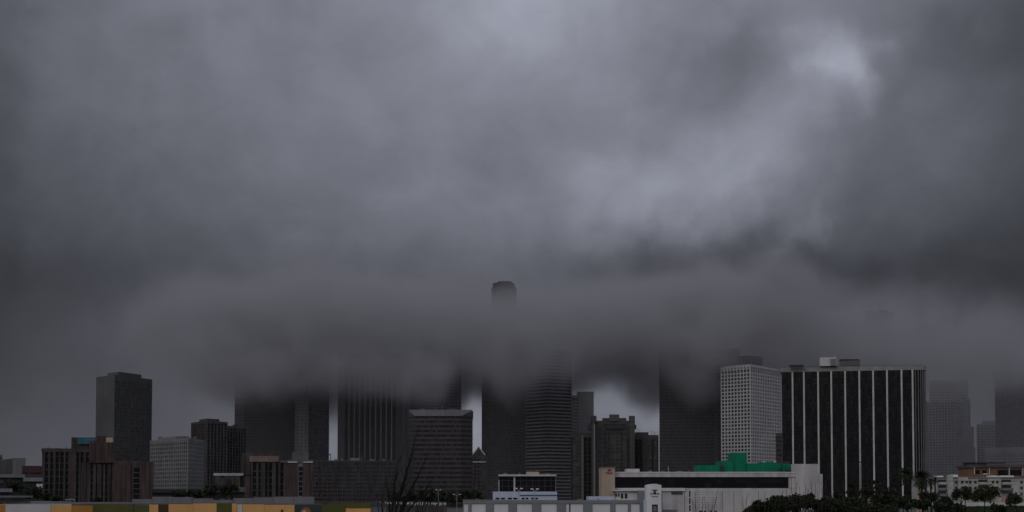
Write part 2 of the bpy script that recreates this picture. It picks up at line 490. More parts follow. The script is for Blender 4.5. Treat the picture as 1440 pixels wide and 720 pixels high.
# white hotel block
d = 1100
ft = foot3(212, 1150, 264, 1100, 286, 1150)
r = building('hotel_block', 'pale hotel slab with small square windows beside the green-grey tower', 'building', ft, Z(616, d), M['ltgrey'], M['g_room'],
             pitch=3.3, floor=3.3, pw=1.25, sh=1.0, crown=1.6, t=.5, group=GT)
roofbox(r, ft, .5, Z(616, d) + .25, 2.2, M['ltgrey'], dx=-5)
roofbox(r, ft, .22, Z(616, d) + .25, 3.2, M['midgrey'], dx=3)
MB().prism(inset(ft, -1.5), Z(700, d) - 2, Z(688, d)).build('podium', M['dark'], r)

# twin dark apartment towers
d = 1300
building('apartment_tower', 'dark ribbed apartment tower with stepped roof behind the pale hotel', 'tower', foot3(270, 1330, 290, 1300, 318, 1320), Z(592, d),
         M['brown_grey'], M['g_dark'], pitch=4.2, floor=3.0, pw=1.5, sh=.7, t=1.0, crown=2.0, group=GT,
         plant=[(.6, 2.6, M['brown_grey'], 0)])
building('apartment_tower', 'lower dark ribbed apartment tower adjoining the stepped-roof tower on its right', 'tower', foot3(317, 1350, 322, 1340, 345, 1360), Z(599, 1340),
         M['brown_grey'], M['g_dark'], pitch=3.6, floor=3.0, pw=1.2, sh=.7, t=.8, crown=2.0, group=GT, plant=[(.3, 1.6, M['brown_grey'], 0)])

# big dark brown tower dissolving in cloud (330-415)
d = 1640
building('office_tower', 'broad dark brown tower behind the ribbed apartment towers, upper floors lost in cloud', 'tower',
         foot3(330, 1720, 344, 1690, 416, 1700), 168, M['dark_brown'], M['g_brown'], pitch=3.0, floor=3.8, pw=.8, sh=1.6, t=.4, group=GT)

# slim grey shaft with wider foot, dark tower right of it
d = 1660
r = building('slab_tower', 'slim pale grey shaft on a wider foot between two dark towers', 'tower', foot2(416, 432, d, 24), 182,
             M['midgrey'], M['g_far'], pitch=4.0, floor=3.9, pw=2.6, sh=2.2, t=.35, group=GT)
f2 = foot2(411, 434, d - 6, 34)
MB().prism(f2, -1, Z(636, d)).build('plinth', M['midgrey'], r)
MB().prism(foot2(406, 440, d - 10, 40), -1, Z(647, d)).build('podium', M['midgrey'], r)
building('office_tower', 'dark blue-black tower between the slim grey shaft and the narrow bright gap of sky', 'tower', foot2(432, 462, 1720, 40), 184,
         M['charcoal'], M['g_blue'], pitch=6.0, floor=3.9, pw=.7, sh=.5, t=.3, group=GT)

# striped tower
d = 1680
ft = foot3(476, 1700, 566, 1680, 575, 1720)
r = building('office_tower', 'wide dark tower with pale vertical ribs, its head swallowed by cloud', 'tower', ft, 182, M['midgrey'], M['g_black'],
             pitch=6.7, floor=3.9, pw=1.5, sh=0, t=1.1, group=GT)
A, B = ft[3], ft[0]
L = (Vector(B) - Vector(A)).length
MB().slab(A, B, -.5, 8.5, -1, 178, 0, 1.6).build('corner_wall', M['charcoal'], r)
MB().slab(A, B, L - 7, L + .5, -1, 178, 0, 1.6).build('corner_wall', M['brown_grey'], r)

# low office with horizontal grid
d = 1050
ft = foot2(441, 557, d, 30)
r = building('office_block', 'long low dark office block with fine window rows below the ribbed tower', 'building', ft, Z(648, d), M['brown_grey'], M['g_dark'],
             pitch=1.8, floor=2.9, pw=.5, sh=1.1, t=.3, crown=1.2, group=GT)
roofbox(r, ft, .12, Z(648, d) + .25, 2.2, M['midgrey'], dx=0)
roofbox(r, ft, .16, Z(648, d) + .25, 1.6, M['dark'], dx=10)
roofbox(r, ft, .17, Z(648, d) + .25, 1.9, M['dark'], dx=-25)
mb = MB(); x = X(463, d); mb.box(x - .2, x + .2, d + 8, d + 8.4, Z(648, d), Z(638, d)); mb.box(x - 1.2, x + .2, d + 8, d + 8.4, Z(639.5, d), Z(638, d) + .01)
mb.build('roof_hoist', M['black_metal'], r)

# tower behind the brown block
building('office_tower', 'grey tower rising behind the flat-topped brown block into the cloud', 'tower', foot2(577, 648, 1750, 40), 184,
         M['charcoal'], M['g_dark'], pitch=3.6, floor=3.9, pw=.6, sh=1.2, t=.35, group=GT)
# dark brown block with a flaring grey fascia
d = 1150
ft = [(X(583, d), d), (X(649, d), d), (X(664, d), d + 8), (X(662, d), d + 45), (X(577, d), d + 45), (X(574, d), d + 8)]
r = thing('office_block', 'dark brown banded office block with a flaring grey roof fascia', 'building', (*centre(ft), 0), GT)
zt = Z(577.2, d)
skin(r, ft, -1, zt, M['dark_brown'], M['g_brown'], pitch=5, floor=3.8, pw=0, sh=1.7, t=.3, crown=5)
q = [(583, 585), (649, 585), (664, 577.5), (664, 576.2), (574.5, 576.2), (574.5, 577.5)]
vs = [(X(a, d), d - 1.2, Z(b, d)) for a, b in q] + [(X(a, d), d - .75, Z(b, d)) for a, b in q]
MB().add(vs, [(0, 1, 2, 3, 4, 5), (11, 10, 9, 8, 7, 6)] + [(k, 6 + k, 6 + (k + 1) % 6, (k + 1) % 6) for k in range(6)]).build('roof_fascia', M['midgrey'], r)

# gabled building in the gap
d = 1350
xa, xb = X(662, d), X(684, d)
r = thing('gabled_building', 'narrow old stone building with a small pediment in the gap beside the brown block', 'building', ((xa + xb) / 2, d, 0), GT)
zt = Z(640, d)
skin(r, foot2(662, 684, d, 24), -1, zt, M['brown_grey'], M['g_room'], pitch=3, floor=3.6, pw=1.2, sh=1.5, t=.35, crown=4, roof=False)
za = Z(628, d)
mb = MB(); xm = X(673, d)
mb.add([(xa + 1, d - .6, zt), (xb - 1, d - .6, zt), (xm, d - .6, za), (xa + 1, d + 23, zt), (xb - 1, d + 23, zt), (xm, d + 23, za)],
       [(0, 1, 2), (5, 4, 3), (0, 2, 5, 3), (2, 1, 4, 5), (1, 0, 3, 4)])
mb.build('gable_roof', M['brown_grey'], r)
mb = MB()
for s in (0, 1):
    a = Vector((xa + 1.2 if s == 0 else xb - 1.2, zt)); b = Vector((xm, za)); n = (b - a).normalized(); pr = Vector((-n.y, n.x)) * .45
    q = [a - pr, b - pr, b + pr, a + pr]
    mb.add([(p.x, d - 1.0, p.y) for p in q] + [(p.x, d - .55, p.y) for p in q], [(0, 1, 2, 3), (7, 6, 5, 4), (0, 4, 5, 1), (1, 5, 6, 2), (2, 6, 7, 3), (3, 7, 4, 0)])
mb.build('pediment_trim', M['cream'], r)
MB().box(xm - 1.1, xm + 1.1, d - 1.2, d - .5, zt + .8, zt + 3.6).build('gable_window', M['dark'], r)
MB().box(xa + .3, xb - .3, d - 1.3, d - .6, zt - 7, zt - 6.2).build('cornice', M['cream'], r)

# --- centre -------------------------------------------------------------
# the tallest tower, crown just out of the cloud
d = 1800
cxx = X(708.5, d)
R0 = X(740, d) - cxx
r = thing('skyscraper', 'tallest skyscraper, its round crown alone emerging above the cloud bank', 'tower', (cxx, d + R0, 0), GT)
def ngon(cx, cy_, rr, n=12, a0=0.0, sq=1.0):
    out = []
    for k in range(n):
        w = a0 + 2 * math.pi * k / n
        c, s = math.cos(w), math.sin(w)
        m_ = (abs(c) ** 4 + abs(s) ** 4) ** -.25 if sq < 1 else 1
        out.append((cx + rr * c * m_, cy_ + rr * s * m_))
    return out
base_f = ngon(cxx, d + R0, R0 * .99, 16, math.pi / 16, .9)
skin(r, base_f, -1, 215, M['greygreen'], M['g_room'], pitch=3.3, floor=3.9, pw=1.2, sh=1.7, t=.4, crown=3)
zc = Z(400.5, d)
mid = ngon(cxx, d + R0, (X(726, d, 400) - X(708.5, d, 400)), 24)
skin(r, mid, 215, zc, M['near_black'], M['g_black'], pitch=3.0, floor=3.9, pw=.8, sh=1.2, t=.3, crown=4, names=('upper_glazing', 'upper_pier', 'upper_spandrel', 'upper_parapet'))
rr = X(726, d, 400) - X(708.5, d, 400)
MB().prism(ngon(cxx - .5, d + R0, rr * .9, 24), zc + .26, Z(394.5, d)).build('crown_drum', M['near_black'], r)
MB().prism(ngon(cxx + .8, d + R0, rr * .60, 24), Z(394.5, d) + .01, Z(391.8, d)).build('crown_cap', M['charcoal'], r)
mb = MB()
for k in range(24):
    w = 2 * math.pi * k / 24; px_, py_ = cxx + rr * .86 * math.cos(w), d + R0 + rr * .86 * math.sin(w)
    mb.box(px_ - .6, px_ + .6, py_ - .6, py_ + .6, zc + .26, zc + 4.5)
mb.build('crown_fin', M['charcoal'], r, kind='stuff')

# banded tower
d = 1690
ft = foot3(740, 1710, 770, 1680, 804, 1700)
building('office_tower', 'tower of dark horizontal bands right of the tallest one, head fading into mist', 'tower', ft, 186, M['charcoal'], M['g_black'],
         pitch=9, floor=4.1, pw=.0, sh=1.9, t=.8, crown=3, group=GT, crown_mat=M['midgrey'])
for o in list(bpy.data.objects):
    if o.name.startswith('spandrel') and o.parent and 'horizontal bands right' in o.parent.get('label', ''):
        o.data.materials[0] = M['midgrey']

building('office_block', 'narrow grey block tucked between the banded tower and the pale slab', 'building', foot2(802, 814, 1700, 25), Z(556, 1700), M['midgrey'], M['g_dark'],
         pitch=3, floor=3.9, pw=.8, sh=1.6, group=GT)
ft = foot2(811.5, 835, 1750, 30)
r = building('slab_tower', 'pale grey windowless slab standing clear against the bright sky', 'tower', ft, Z(551, 1750), M['pale_slab'], M['pale_slab'],
             pitch=12, floor=3.9, pw=.25, sh=.0, t=.12, crown=1.5, group=GT, names=('wall', 'joint_rib', 'band', 'parapet'))
MB().prism(foot2(828, 835.5, 1745, 10), Z(604, 1750), Z(596, 1750)).build('louvre_box', M['charcoal'], r)

# postmodern cluster
d = 1230
r = thing('castle_tower', 'dark tower with corner turrets and a central cube on top, flanked by low wings', 'tower', (X(862, d), d + 15, 0), GT)
zt = Z(592, d)
cf = foot2(832, 892, d, 34)
skin(r, cf, -1, zt, M['olive_dark'], M['g_dark'], pitch=4.6, floor=3.9, pw=.8, sh=.5, t=.35, crown=5)
# corner turrets
for pa, pb, pt in ((831, 839, 585), (884.5, 893, 585)):
    f = foot2(pa, pb, d - 2.5, 6)
    MB().prism(f, Z(593.5, d), Z(pt, d)).build('turret', M['olive_dark'], r)
    q = foot2(pa + 2, pb - 2, d - 2.2, 5)
    MB().prism(q, -1, Z(593.5, d) - .01).build('turret_shaft', M['greenish'], r)
for pa, pb in ((826.5, 831.5), (889.5, 895)):
    MB().prism(foot2(pa, pb, d + 4, 5), Z(603, d), Z(597, d)).build('bracket_block', M['olive_dark'], r)
# stepped crown
MB().prism(foot2(847, 881, d - 1.2, 14), Z(597, d), Z(588, d)).build('upper_storey', M['olive_dark'], r)
MB().prism(foot2(857, 871, d - 2.4, 12), Z(592.5, d), Z(583, d)).build('roof_cube', M['greenish'], r)
MB().prism(foot2(850, 878, d - 2.0, 2.3), Z(603, d), Z(598, d)).build('dark_lintel', M['dark'], r)
# central bay
f = foot2(858, 873, d - 4.5, 6)
skin(r, f, -1, Z(612, d), M['olive_dark'], M['g_room'], pitch=2.2, floor=3.3, pw=.9, sh=1.5, t=.25, crown=2, roof=False, names=('bay_glazing', 'bay_pier', 'bay_spandrel', 'bay_parapet'))
f = foot2(875, 881, d - 3.5, 6)
skin(r, f, -1, Z(614, d), M['olive_dark'], M['g_room'], pitch=2.2, floor=3.3, pw=.9, sh=1.5, t=.25, crown=2, roof=False, names=('bay_glazing', 'bay_pier', 'bay_spandrel', 'bay_parapet'))
MB().prism(foot2(835, 837, d - 3.2, 1), -1, Z(597, d)).build('pale_fin', M['ltgrey'], r)
MB().prism(foot2(886.5, 888.5, d - 3.2, 1), -1, Z(597, d)).build('pale_fin', M['greenish'], r)

def wing(label, pa, pb, py, bays, d):
    w = thing('wing_building', label, 'building', (X((pa + pb) / 2, d), d, 0), GT)
    skin(w, foot2(pa, pb, d, 26), -1, Z(py, d), M['olive_dark'], M['g_black'], pitch=4, floor=3.9, pw=.5, sh=.4, t=.3, crown=4)
    for a, b, m_ in bays:
        f = foot2(a, b, d - 2.0, 4)
        skin(w, f, -1, Z(py + 3.5, d), m_, M['g_room'], pitch=2, floor=3.3, pw=.8, sh=1.5, t=.25, crown=2, roof=False, names=('bay_glazing', 'bay_pier', 'bay_spandrel', 'bay_parapet'))
    return w
w = wing('dark low wing with a pale window bay left of the turreted tower', 803, 832, 609, [(805.5, 816, M['olive_dark']), (818, 820, M['ltgrey'])], 1255)
w = wing('dark low wing with antennas on its roof right of the turreted tower', 892, 925.5, 612, [(904, 910, M['olive_dark']), (911.5, 916, M['olive_dark']), (920, 924, M['brown_grey'])], 1255)
d = 1255
MB().prism(foot2(893, 912, d + 4, 12), Z(612, d) + .26, Z(607.5, d)).build('roof_plant', M['olive_dark'], w)
mb = MB()
for px_, h in ((899, 604), (916, 607), (920, 608), (896, 606)):
    p = P(px_, h, d + 6); mb.tube([(p.x, p.y, Z(612, d)), (p.x, p.y, p.z)], [.12, .1]); mb.tube([(p.x - 2, p.y, p.z), (p.x + 2, p.y, p.z)], [.12, .12])
mb.build('antenna', M['steel'], w, kind='stuff')

# --- right of centre -------------------------------------------------------
d = 1680
ft = foot2(928, 1040, d, 60)
building('skyscraper', 'massive plain dark monolith left of the white gridded tower, fading upward into cloud', 'tower', ft, 186, M['charcoal'], M['g_brown'],
         pitch=3.2, floor=3.9, pw=.35, sh=.9, t=.18, crown=4, group=GT)
building('office_tower', 'misty block whose rounded top shows above the white gridded tower', 'tower', ngon(X(1050, 1560, 500), 1620, X(1083, 1560, 500) - X(1050, 1560, 500), 20, 0.1, .9), Z(497.5, 1570),
         M['charcoal'], M['g_dark'], pitch=3.2, floor=3.9, pw=.5, sh=.8, t=.2, crown=4, group=GT)
# white gridded tower
d = 1450
ft = foot3(1015, 1478, 1055.5, 1450, 1098, 1510, 590)
zt = Z(513.5, d)
r = thing('office_tower', 'white tower gridded with small square windows behind the green rooftop', 'tower', (*centre(ft), 0), GT)
skin(r, ft, -1, zt, M['grid_white'], M['g_room'], pitch=4.05, floor=3.72, pw=1.2, sh=1.2, t=.6, crown=4.2)
skn = foot3(1015, 1478, 1055.5, 1450, 1098, 1510, 590)
MB().prism(inset(ft, 4), zt + .26, zt + 1.4).build('roof_plant', M['grid_white'], r)
mb = MB()  # louvre slots in the top storey
for i in range(4):
    A, B = Vector(ft[i]), Vector(ft[(i + 1) % 4]); L = (B - A).length; m_ = round(L / 4.05); st = L / m_
    for k in range(m_):
        mb.slab(A, B, (k + .28) * st, (k + .72) * st, zt - 3.4, zt - 1.2, .5, .98)
mb.build('louvre_slot', M['midgrey'], r, kind='stuff')

building('office_block', 'dark sliver of an office block showing between the white tower and the striped slab', 'building', foot2(1092, 1108, 1200, 20), Z(609, 1200), M['dark_brown'], M['g_brown'],
         pitch=3, floor=3.9, pw=.4, sh=1.3, group=GT)

# the wide dark slab with pale pilasters
d = 900
zt = Z(513.5, d)
r = thing('office_slab', 'wide black glass slab with evenly spaced pale vertical pilasters and a pale cap', 'building', (X(1200, d), d + 12, 0), GT)
xa, xb = X(1100, d + 17, 600), X(1288, d, 600)
y0a, y0b = d + 17, d                        # slightly turned
A, B = Vector((xa, y0a)), Vector((xb, y0b)); L = (B - A).length; e = (B - A).normalized(); nn = Vector((e.y, -e.x))
rc = 6.5; back = 26
arc = []
for k in range(7):
    w = math.pi / 2 * k / 6
    p = B - nn * rc + (e * math.sin(w) + nn * math.cos(w)) * rc
    arc.append((p.x, p.y))
foot = [tuple(A)] + arc + [tuple(B + e * rc - nn * back), tuple(A - nn * back)]
MB().prism(inset(foot, .6), -1, zt - 3.1).build('structure_core', M['dark'], r)
MB().prism(inset(foot, -.7), zt - 3.0, zt).build('cap', wallmat('cap_stone', (.27, .262, .25), .8, .25), r)
MB().prism(inset(foot, 1.0), zt + .004, zt + .3).build('roof', M['roof'], r)
pil = [1115, 1131, 1151, 1169.5, 1189, 1209, 1228.5, 1248, 1268.5, 1284]
ss = []
for px_ in pil:
    # intersection of viewing ray with wall line
    u = X(px_, 1000, 600) / 1000
    t_ = (A.x - u * A.y) / (u * e.y - e.x); ss.append(t_)
for s in ss:
    MB().slab(A, B, s - .52, s + .52, -1, zt - 3.01, -.5, .75).build('pilaster', M['cream'], r)
edges = [0] + ss + [L - .05]
for i in range(len(edges) - 1):
    a, b = edges[i] + (.54 if i else .0), edges[i + 1] - (.54 if i < len(edges) - 2 else 0)
    if b - a < .6: continue
    g = MB().slab(A, B, a, b, -1, zt - 3.02, -.45, 0).build('glass_bay', M['g_black'], r)
    mb = MB(); n_ = max(1, round((b - a) / 1.5))
    for k in range(1, n_): mb.slab(A, B, a + (b - a) * k / n_ - .07, a + (b - a) * k / n_ + .07, -1, zt - 3.03, 0, .16)
    z = 1.0
    while z < zt - 5: mb.slab(A, B, a, b, z, z + .9, -.01, .09); z += 3.9
    mb.build('mullion', M['near_black'], r, kind='stuff')
arcg, mf = MB(), MB()
for k in range(6):
    q0, q1 = Vector(arc[k]), Vector(arc[k + 1]); l = (q1 - q0).length
    arcg.slab(q0, q1, 0, l, -1, zt - 3.02, -.45, -.02)
    mf.slab(q0, q1, -.16, .16, -1, zt - 3.03, -.1, .4)
arcg.build('corner_glazing', M['g_black'], r, kind='stuff'); mf.build('corner_fin', M['midgrey'], r, kind='stuff')
sidef = MB(); q0, q1 = Vector(foot[7]), Vector(foot[8]); l = (q1 - q0).length
for k in range(6): sidef.slab(q0, q1, k * l / 6, k * l / 6 + .5, -1, zt - 3.03, -.6, .5)
q0, q1 = Vector(foot[9]), Vector(foot[0]); l = (q1 - q0).length
for k in range(6): sidef.slab(q0, q1, k * l / 6, k * l / 6 + .5, -1, zt - 3.03, -.6, .3)
sidef.build('side_pilaster', M['midgrey'], r, kind='stuff')
def rb(pa, pb, pyt, dd, mat, name='roof_plant', pyb=None, th=6):
    return MB().prism(foot2(pa, pb, dd, th, 510), zt + .31 if pyb is None else Z(pyb, dd), Z(pyt, dd)).build(name, mat, r)
rb(1110, 1130, 513.0, d + 8, M['dark'])
rb(1153, 1176, 502.5, d + 8, M['cream'])
rb(1168, 1175, 504.5, d + 6.5, M['midgrey'])
rb(1181, 1209, 507, d + 8, M['charcoal'])
mb = MB()
for k in range(10):
    p = P(1183 + k * 2.7, 505, d + 9); mb.box(p.x - .35, p.x + .35, p.y, p.y + 4, Z(507, d + 8) - .1, p.z)
mb.build('cooling_fan', M['black_metal'], r, kind='stuff')
mb = MB()
for px_, h in ((1155, 499.5), (1173, 493), (1175, 498), (1164, 500)):
    p = P(px_, h, d + 10); mb.tube([(p.x, p.y, zt), tuple(p)], [.1, .06])
mb.build('antenna', M['steel'], r, kind='stuff')

# ghost tower in the cloud behind the slab
r = building('skyscraper', 'faint ghost of a tower top glimpsed inside the dark cloud above the striped slab', 'tower', foot2(1218, 1256, 2000, 40, 450), Z(440, 2000), M['charcoal'], M['g_dark'],
         pitch=4, floor=3.9, pw=.8, sh=1.0, t=.35, group=GT)
MB().prism(foot2(1218, 1228, 1998, 14, 450), Z(441, 2000), Z(437, 2000)).build('roof_plant', M['charcoal'], r)
MB().prism(foot2(1234, 1250, 1998, 14, 450), Z(441, 2000), Z(436.5, 2000)).build('roof_plant', M['charcoal'], r)

# far right hazy towers
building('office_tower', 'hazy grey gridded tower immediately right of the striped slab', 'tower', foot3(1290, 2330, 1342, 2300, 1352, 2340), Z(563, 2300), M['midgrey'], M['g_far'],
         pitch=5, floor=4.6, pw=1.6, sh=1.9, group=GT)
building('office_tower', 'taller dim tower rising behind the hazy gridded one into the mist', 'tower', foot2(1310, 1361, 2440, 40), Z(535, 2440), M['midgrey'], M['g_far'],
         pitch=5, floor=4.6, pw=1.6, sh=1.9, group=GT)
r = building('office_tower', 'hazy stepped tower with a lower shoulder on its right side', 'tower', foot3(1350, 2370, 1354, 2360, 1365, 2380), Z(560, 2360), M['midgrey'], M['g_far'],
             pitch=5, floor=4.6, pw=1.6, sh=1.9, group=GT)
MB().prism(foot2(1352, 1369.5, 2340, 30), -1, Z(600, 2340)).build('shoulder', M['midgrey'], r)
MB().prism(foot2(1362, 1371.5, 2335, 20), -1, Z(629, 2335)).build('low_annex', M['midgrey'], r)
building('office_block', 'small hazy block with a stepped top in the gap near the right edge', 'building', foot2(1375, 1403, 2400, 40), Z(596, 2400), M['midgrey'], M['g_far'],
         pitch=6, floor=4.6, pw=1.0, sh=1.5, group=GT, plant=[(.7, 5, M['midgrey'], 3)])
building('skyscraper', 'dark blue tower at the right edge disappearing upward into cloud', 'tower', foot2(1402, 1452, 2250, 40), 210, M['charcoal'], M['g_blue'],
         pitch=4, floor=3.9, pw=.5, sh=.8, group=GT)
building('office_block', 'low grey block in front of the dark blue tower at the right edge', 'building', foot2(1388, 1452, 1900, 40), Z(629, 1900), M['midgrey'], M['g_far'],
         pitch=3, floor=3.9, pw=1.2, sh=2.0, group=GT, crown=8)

# ------------------------------------------------------------------ brown civic complex at left
d = 760
r = thing('civic_building', 'reddish brown concrete complex with vertical slots and a rooftop sign at left', 'building', (X(140, d), d, 0), GT)
zmain = Z(632, d)
f = foot2(61, 126, d, 30)
MB().prism(f, -1, zmain).build('wall', M['brown_grey'], r)
def fins(par, pa, pb, d, pyt, n, mat, dark, z0=-1, th=1.2, w=.45, name='concrete_fin'):
    """dark slot band with n projecting fins, built in front of a wall"""
    f = foot2(pa, pb, d, .6); A, B = Vector(f[0]), Vector(f[1]); L = (B - A).length
    MB().slab(A, B, 0, L, z0, Z(pyt, d), -.5, 0).build('window_band', dark, par)
    for k in range(n + 1):
        s = L * k / n
        ww = w * (1 + .35 * ((k * 7) % 3 - 1))
        MB().slab(A, B, s - ww, s + ww, z0 + .01, Z(pyt, d) + .02, 0, th).build(name, mat, par)
    mb = MB(); z = z0 + 2
    while z < Z(pyt, d) - 2: mb.slab(A, B, .1, L - .1, z, z + .9, -.01, .25); z += 3.6
    mb.build('spandrel', mat, par, kind='stuff')
fins(r, 64, 125, d - 2, 636, 9, M['brown_grey'], M['g_black'])
MB().prism(foot2(98.5, 107, d - 3.3, 6), -1, Z(636.5, d)).build('pier_block', M['brown'], r)
MB().prism(foot2(60, 126, d - 3.4, 5), Z(636, d), Z(631, d)).build('parapet', M['brown_grey'], r)
MB().prism(foot2(101, 137, d + 6, 14), zmain + .01, Z(614.5, d)).build('penthouse', M['brown'], r)
MB().prism(foot2(126, 160, d - 1, 24), Z(651, d), Z(622, d)).build('upper_block', M['brown'], r)
MB().prism(foot2(136, 149, d + 4, 12), Z(622, d) + .01, Z(612.5, d)).build('stair_head', M['brown'], r)
MB().prism(foot2(149, 158, d + 4, 12), Z(622, d) + .01, Z(615, d)).build('stair_head', M['tan'], r)
MB().prism(foot2(113, 162, d + 2, 20), -1, Z(650.5, d)).build('recessed_wall', M['brown_grey'], r)
fins(r, 127, 160, d + 1.4, 652, 5, M['brown_grey'], M['g_black'], w=.8)
# right block with its window strip: two wall halves with the strip recessed between them
MB().prism(foot2(161, 187, d - 4, 22), -1, Z(648, d)).build('wall', M['brown'], r)
MB().prism(foot2(197, 216, d - 4, 22), -1, Z(650, d)).build('wall', M['brown'], r)
MB().prism(foot2(186.9, 197.1, d - 3.4, 20), -1, Z(648.5, d)).build('wall', M['brown_grey'], r)
for k in range(6):
    MB().prism(foot2(188.5, 196, d - 3.6, .5), Z(664 + k * 7.5, d), Z(658.2 + k * 7.5, d)).build('window', M['g_black'], r)
for k in range(7):
    MB().prism(foot2(188, 196.5, d - 4.2, 1), Z(658.2 + k * 7.5, d) + .02, Z(656.6 + k * 7.5, d)).build('window_ledge', M['brown_grey'], r)
MB().prism(foot2(165, 184, d - 4.4, .3), -1, Z(652, d)).build('wall_panel', M['brown'], r)
# teal sign
sg = thing('rooftop_sign', 'teal sign board on the brown complex roof carrying two rows of pale lettering', 'sign', (X(122, d), d + 5, zmain))
MB().prism(foot2(109.5, 135.5, d + 5, .6), Z(624, d), Z(615, d)).build('board', M['teal'], sg)
mb = MB(); px_ = 112.0; random.seed(3)
while px_ < 133: 
    w_ = random.uniform(.5, 1.0); mb.prism(foot2(px_, px_ + w_, d + 4.8, .2), Z(618.9, d), Z(617.2, d)); px_ += w_ + .5
px_ = 116.0
while px_ < 130:
    w_ = random.uniform(.5, 1.0); mb.prism(foot2(px_, px_ + w_, d + 4.8, .2), Z(622.6, d), Z(620.9, d)); px_ += w_ + .5
mb.build('lettering', M['bluegrey'], sg, kind='stuff')

# second civic block (300-440)
d = 800
r = thing('civic_building', 'brown concrete complex with pale beams and a central window strip, below the slim grey shaft', 'building', (X(375, d), d, 0), GT)
MB().prism(foot2(331, 402, d + 2, 26), -1, Z(668, d)).build('wall', M['brown_grey'], r)
MB().prism(foot2(340, 356, d, 10), Z(668, d), Z(636, d)).build('stair_tower', M['brown_grey'], r)
MB().prism(foot2(342, 395, d + 3, 20), Z(668, d) + .01, Z(637, d)).build('penthouse', M['brown_grey'], r)
MB().prism(foot2(351, 392, d - 3, 3), Z(649.5, d), Z(641.5, d)).build('pale_beam', M['beam'], r)
MB().prism(foot2(301, 342, d - 3, 4), Z(669, d), Z(665.5, d)).build('pale_beam', M['pale_slab'], r)
MB().prism(foot2(303, 331, d + 6, 14), -1, Z(669.5, d)).build('recessed_wall', M['charcoal'], r)
for k, (a, b) in enumerate(((311, 316), (326, 330))):
    MB().prism(foot2(a, b, d - 2, 2), -1, Z(669.2, d)).build('column', M['brown_grey'], r)
fins(r, 355, 400, d - 1, 651, 6, M['brown_grey'], M['g_black'], w=.55)
for a, b in ((331, 338), (345, 354), (367, 373), (383, 388)):
    MB().prism(foot2(a, b, d - 3.2, 2), -1, Z(669.5 if a < 350 else 651, d)).build('pier', M['brown'] if a < 350 else M['brown_grey'], r)
MB().prism(foot2(399, 420, d - 4, 22), -1, Z(651, d)).build('wall', M['brown'], r)
MB().prism(foot2(426, 441, d - 4, 22), -1, Z(651, d)).build('wall', M['brown'], r)
MB().prism(foot2(419.9, 426.1, d - 3.4, 20), -1, Z(652, d)).build('wall', M['midgrey'], r)
for k in range(6):
    MB().prism(foot2(420.6, 425.2, d - 3.7, .5), Z(662 + k * 7, d), Z(656.5 + k * 7, d)).build('window', M['g_black'], r)
MB().prism(foot2(394, 424, d - 4.5, 20), Z(651, d) + .01, Z(647.5, d)).build('roof_edge', M['charcoal'], r)
MB().prism(foot2(405, 418, d - 4.7, 3), Z(651, d) - .01, Z(649.3, d)).build('pale_coping', M['cream'], r)
MB().prism(foot2(427, 440, d - 4.7, 3), Z(651, d) - .01, Z(649.3, d)).build('pale_coping', M['cream'], r)

# ------------------------------------------------------------------ far left: angular metal hall, red block, low roofs
d = 900
r = thing('concert_hall', 'angular grey metal-clad hall with a flaring prow at the far left', 'building', (X(15, d), d, 0), GT)
zb, z1 = Z(672, d), Z(643.5, d)
a = foot2(-22, 19, d, 20); b = foot2(19, 31, d - 2, 16)
MB().prism(a, -1, [Z(651, d), Z(644, d), Z(643, d), Z(648, d)]).build('hall_shell', M['greenish'], r)
MB().prism(b, -1, [Z(644.2, d), Z(644.5, d), Z(644, d), Z(644, d)], top=foot2(18, 36, d - 5, 20)).build('prow', M['midgrey'], r)
building('low_block', 'low dull red block beside the angular metal hall', 'building', foot2(33, 58, 860, 20), Z(655.5, 860), M['dark_brown'], M['g_brown'], pitch=4, floor=3.6, pw=.6, sh=1.8, group=GT,
         crown=4, crown_mat=wallmat('dull_red', (.075, .036, .037), .85, .2))
building('office_tower', 'thin grey tower cut off by the left edge of the view', 'tower', foot2(-12, 2.5, 1500, 20), Z(640, 1500), M['greenish'], M['g_room'], group=GT)
def lowroof(label, pa, pb, pyt, pyb, d, top, body):
    r = thing('low_building', label, 'building', (X((pa + pb) / 2, d), d, 0), 'low buildings in front of the towers at left')
    MB().prism(foot2(pa + 1, pb - 1, d + 1, 14), -1, Z(pyt, d) - 1.2).build('wall', body, r)
    MB().prism(foot2(pa, pb, d - 1, 18), Z(pyb, d), Z(pyt, d)).build('roof_slab', top, r)
    f = foot2(pa + 2, pb - 2, d + .6, .5); mb = MB(); A, B = Vector(f[0]), Vector(f[1]); L = (B - A).length; n_ = int(L / 3)
    for k in range(n_): mb.slab(A, B, k * 3 + .4, k * 3 + 2.4, Z(pyb, d) - 3.4, Z(pyb, d) - 1.2, -.1, .15)
    mb.build('window_row', M['g_room'], r, kind='stuff')
    return r
lowroof('low building with a long pale roof slab below the metal hall', -20, 34, 667, 671.5, 700, M['midgrey'], M['dark'])
lowroof('low building with a pale roof slab just left of the brown complex', 34, 60, 671.5, 677, 680, M['midgrey'], M['dark'])
lowroof('small shed with a pale curved canopy near the left edge', -20, 17, 687, 692, 520, M['midgrey'], M['dark'])
lowroof('tiny pale kiosk against the foot of the brown complex', 52, 60.5, 680.5, 686, 560, M['cream'], M['dark'])
lowroof('low dark building with a tarred roof under the pale hotel slab', 214, 262, 688, 693, 620, M['dark'], M['dark'])
lowroof('low dark shed with a pitched tarred roof under the apartment towers', 285, 345, 685, 692, 560, M['roof'], M['dark'])
lowroof('low grey wall-like depot behind the coloured panel wall at left', -30, 45, 697, 699.5, 330, M['midgrey'], M['midgrey'])

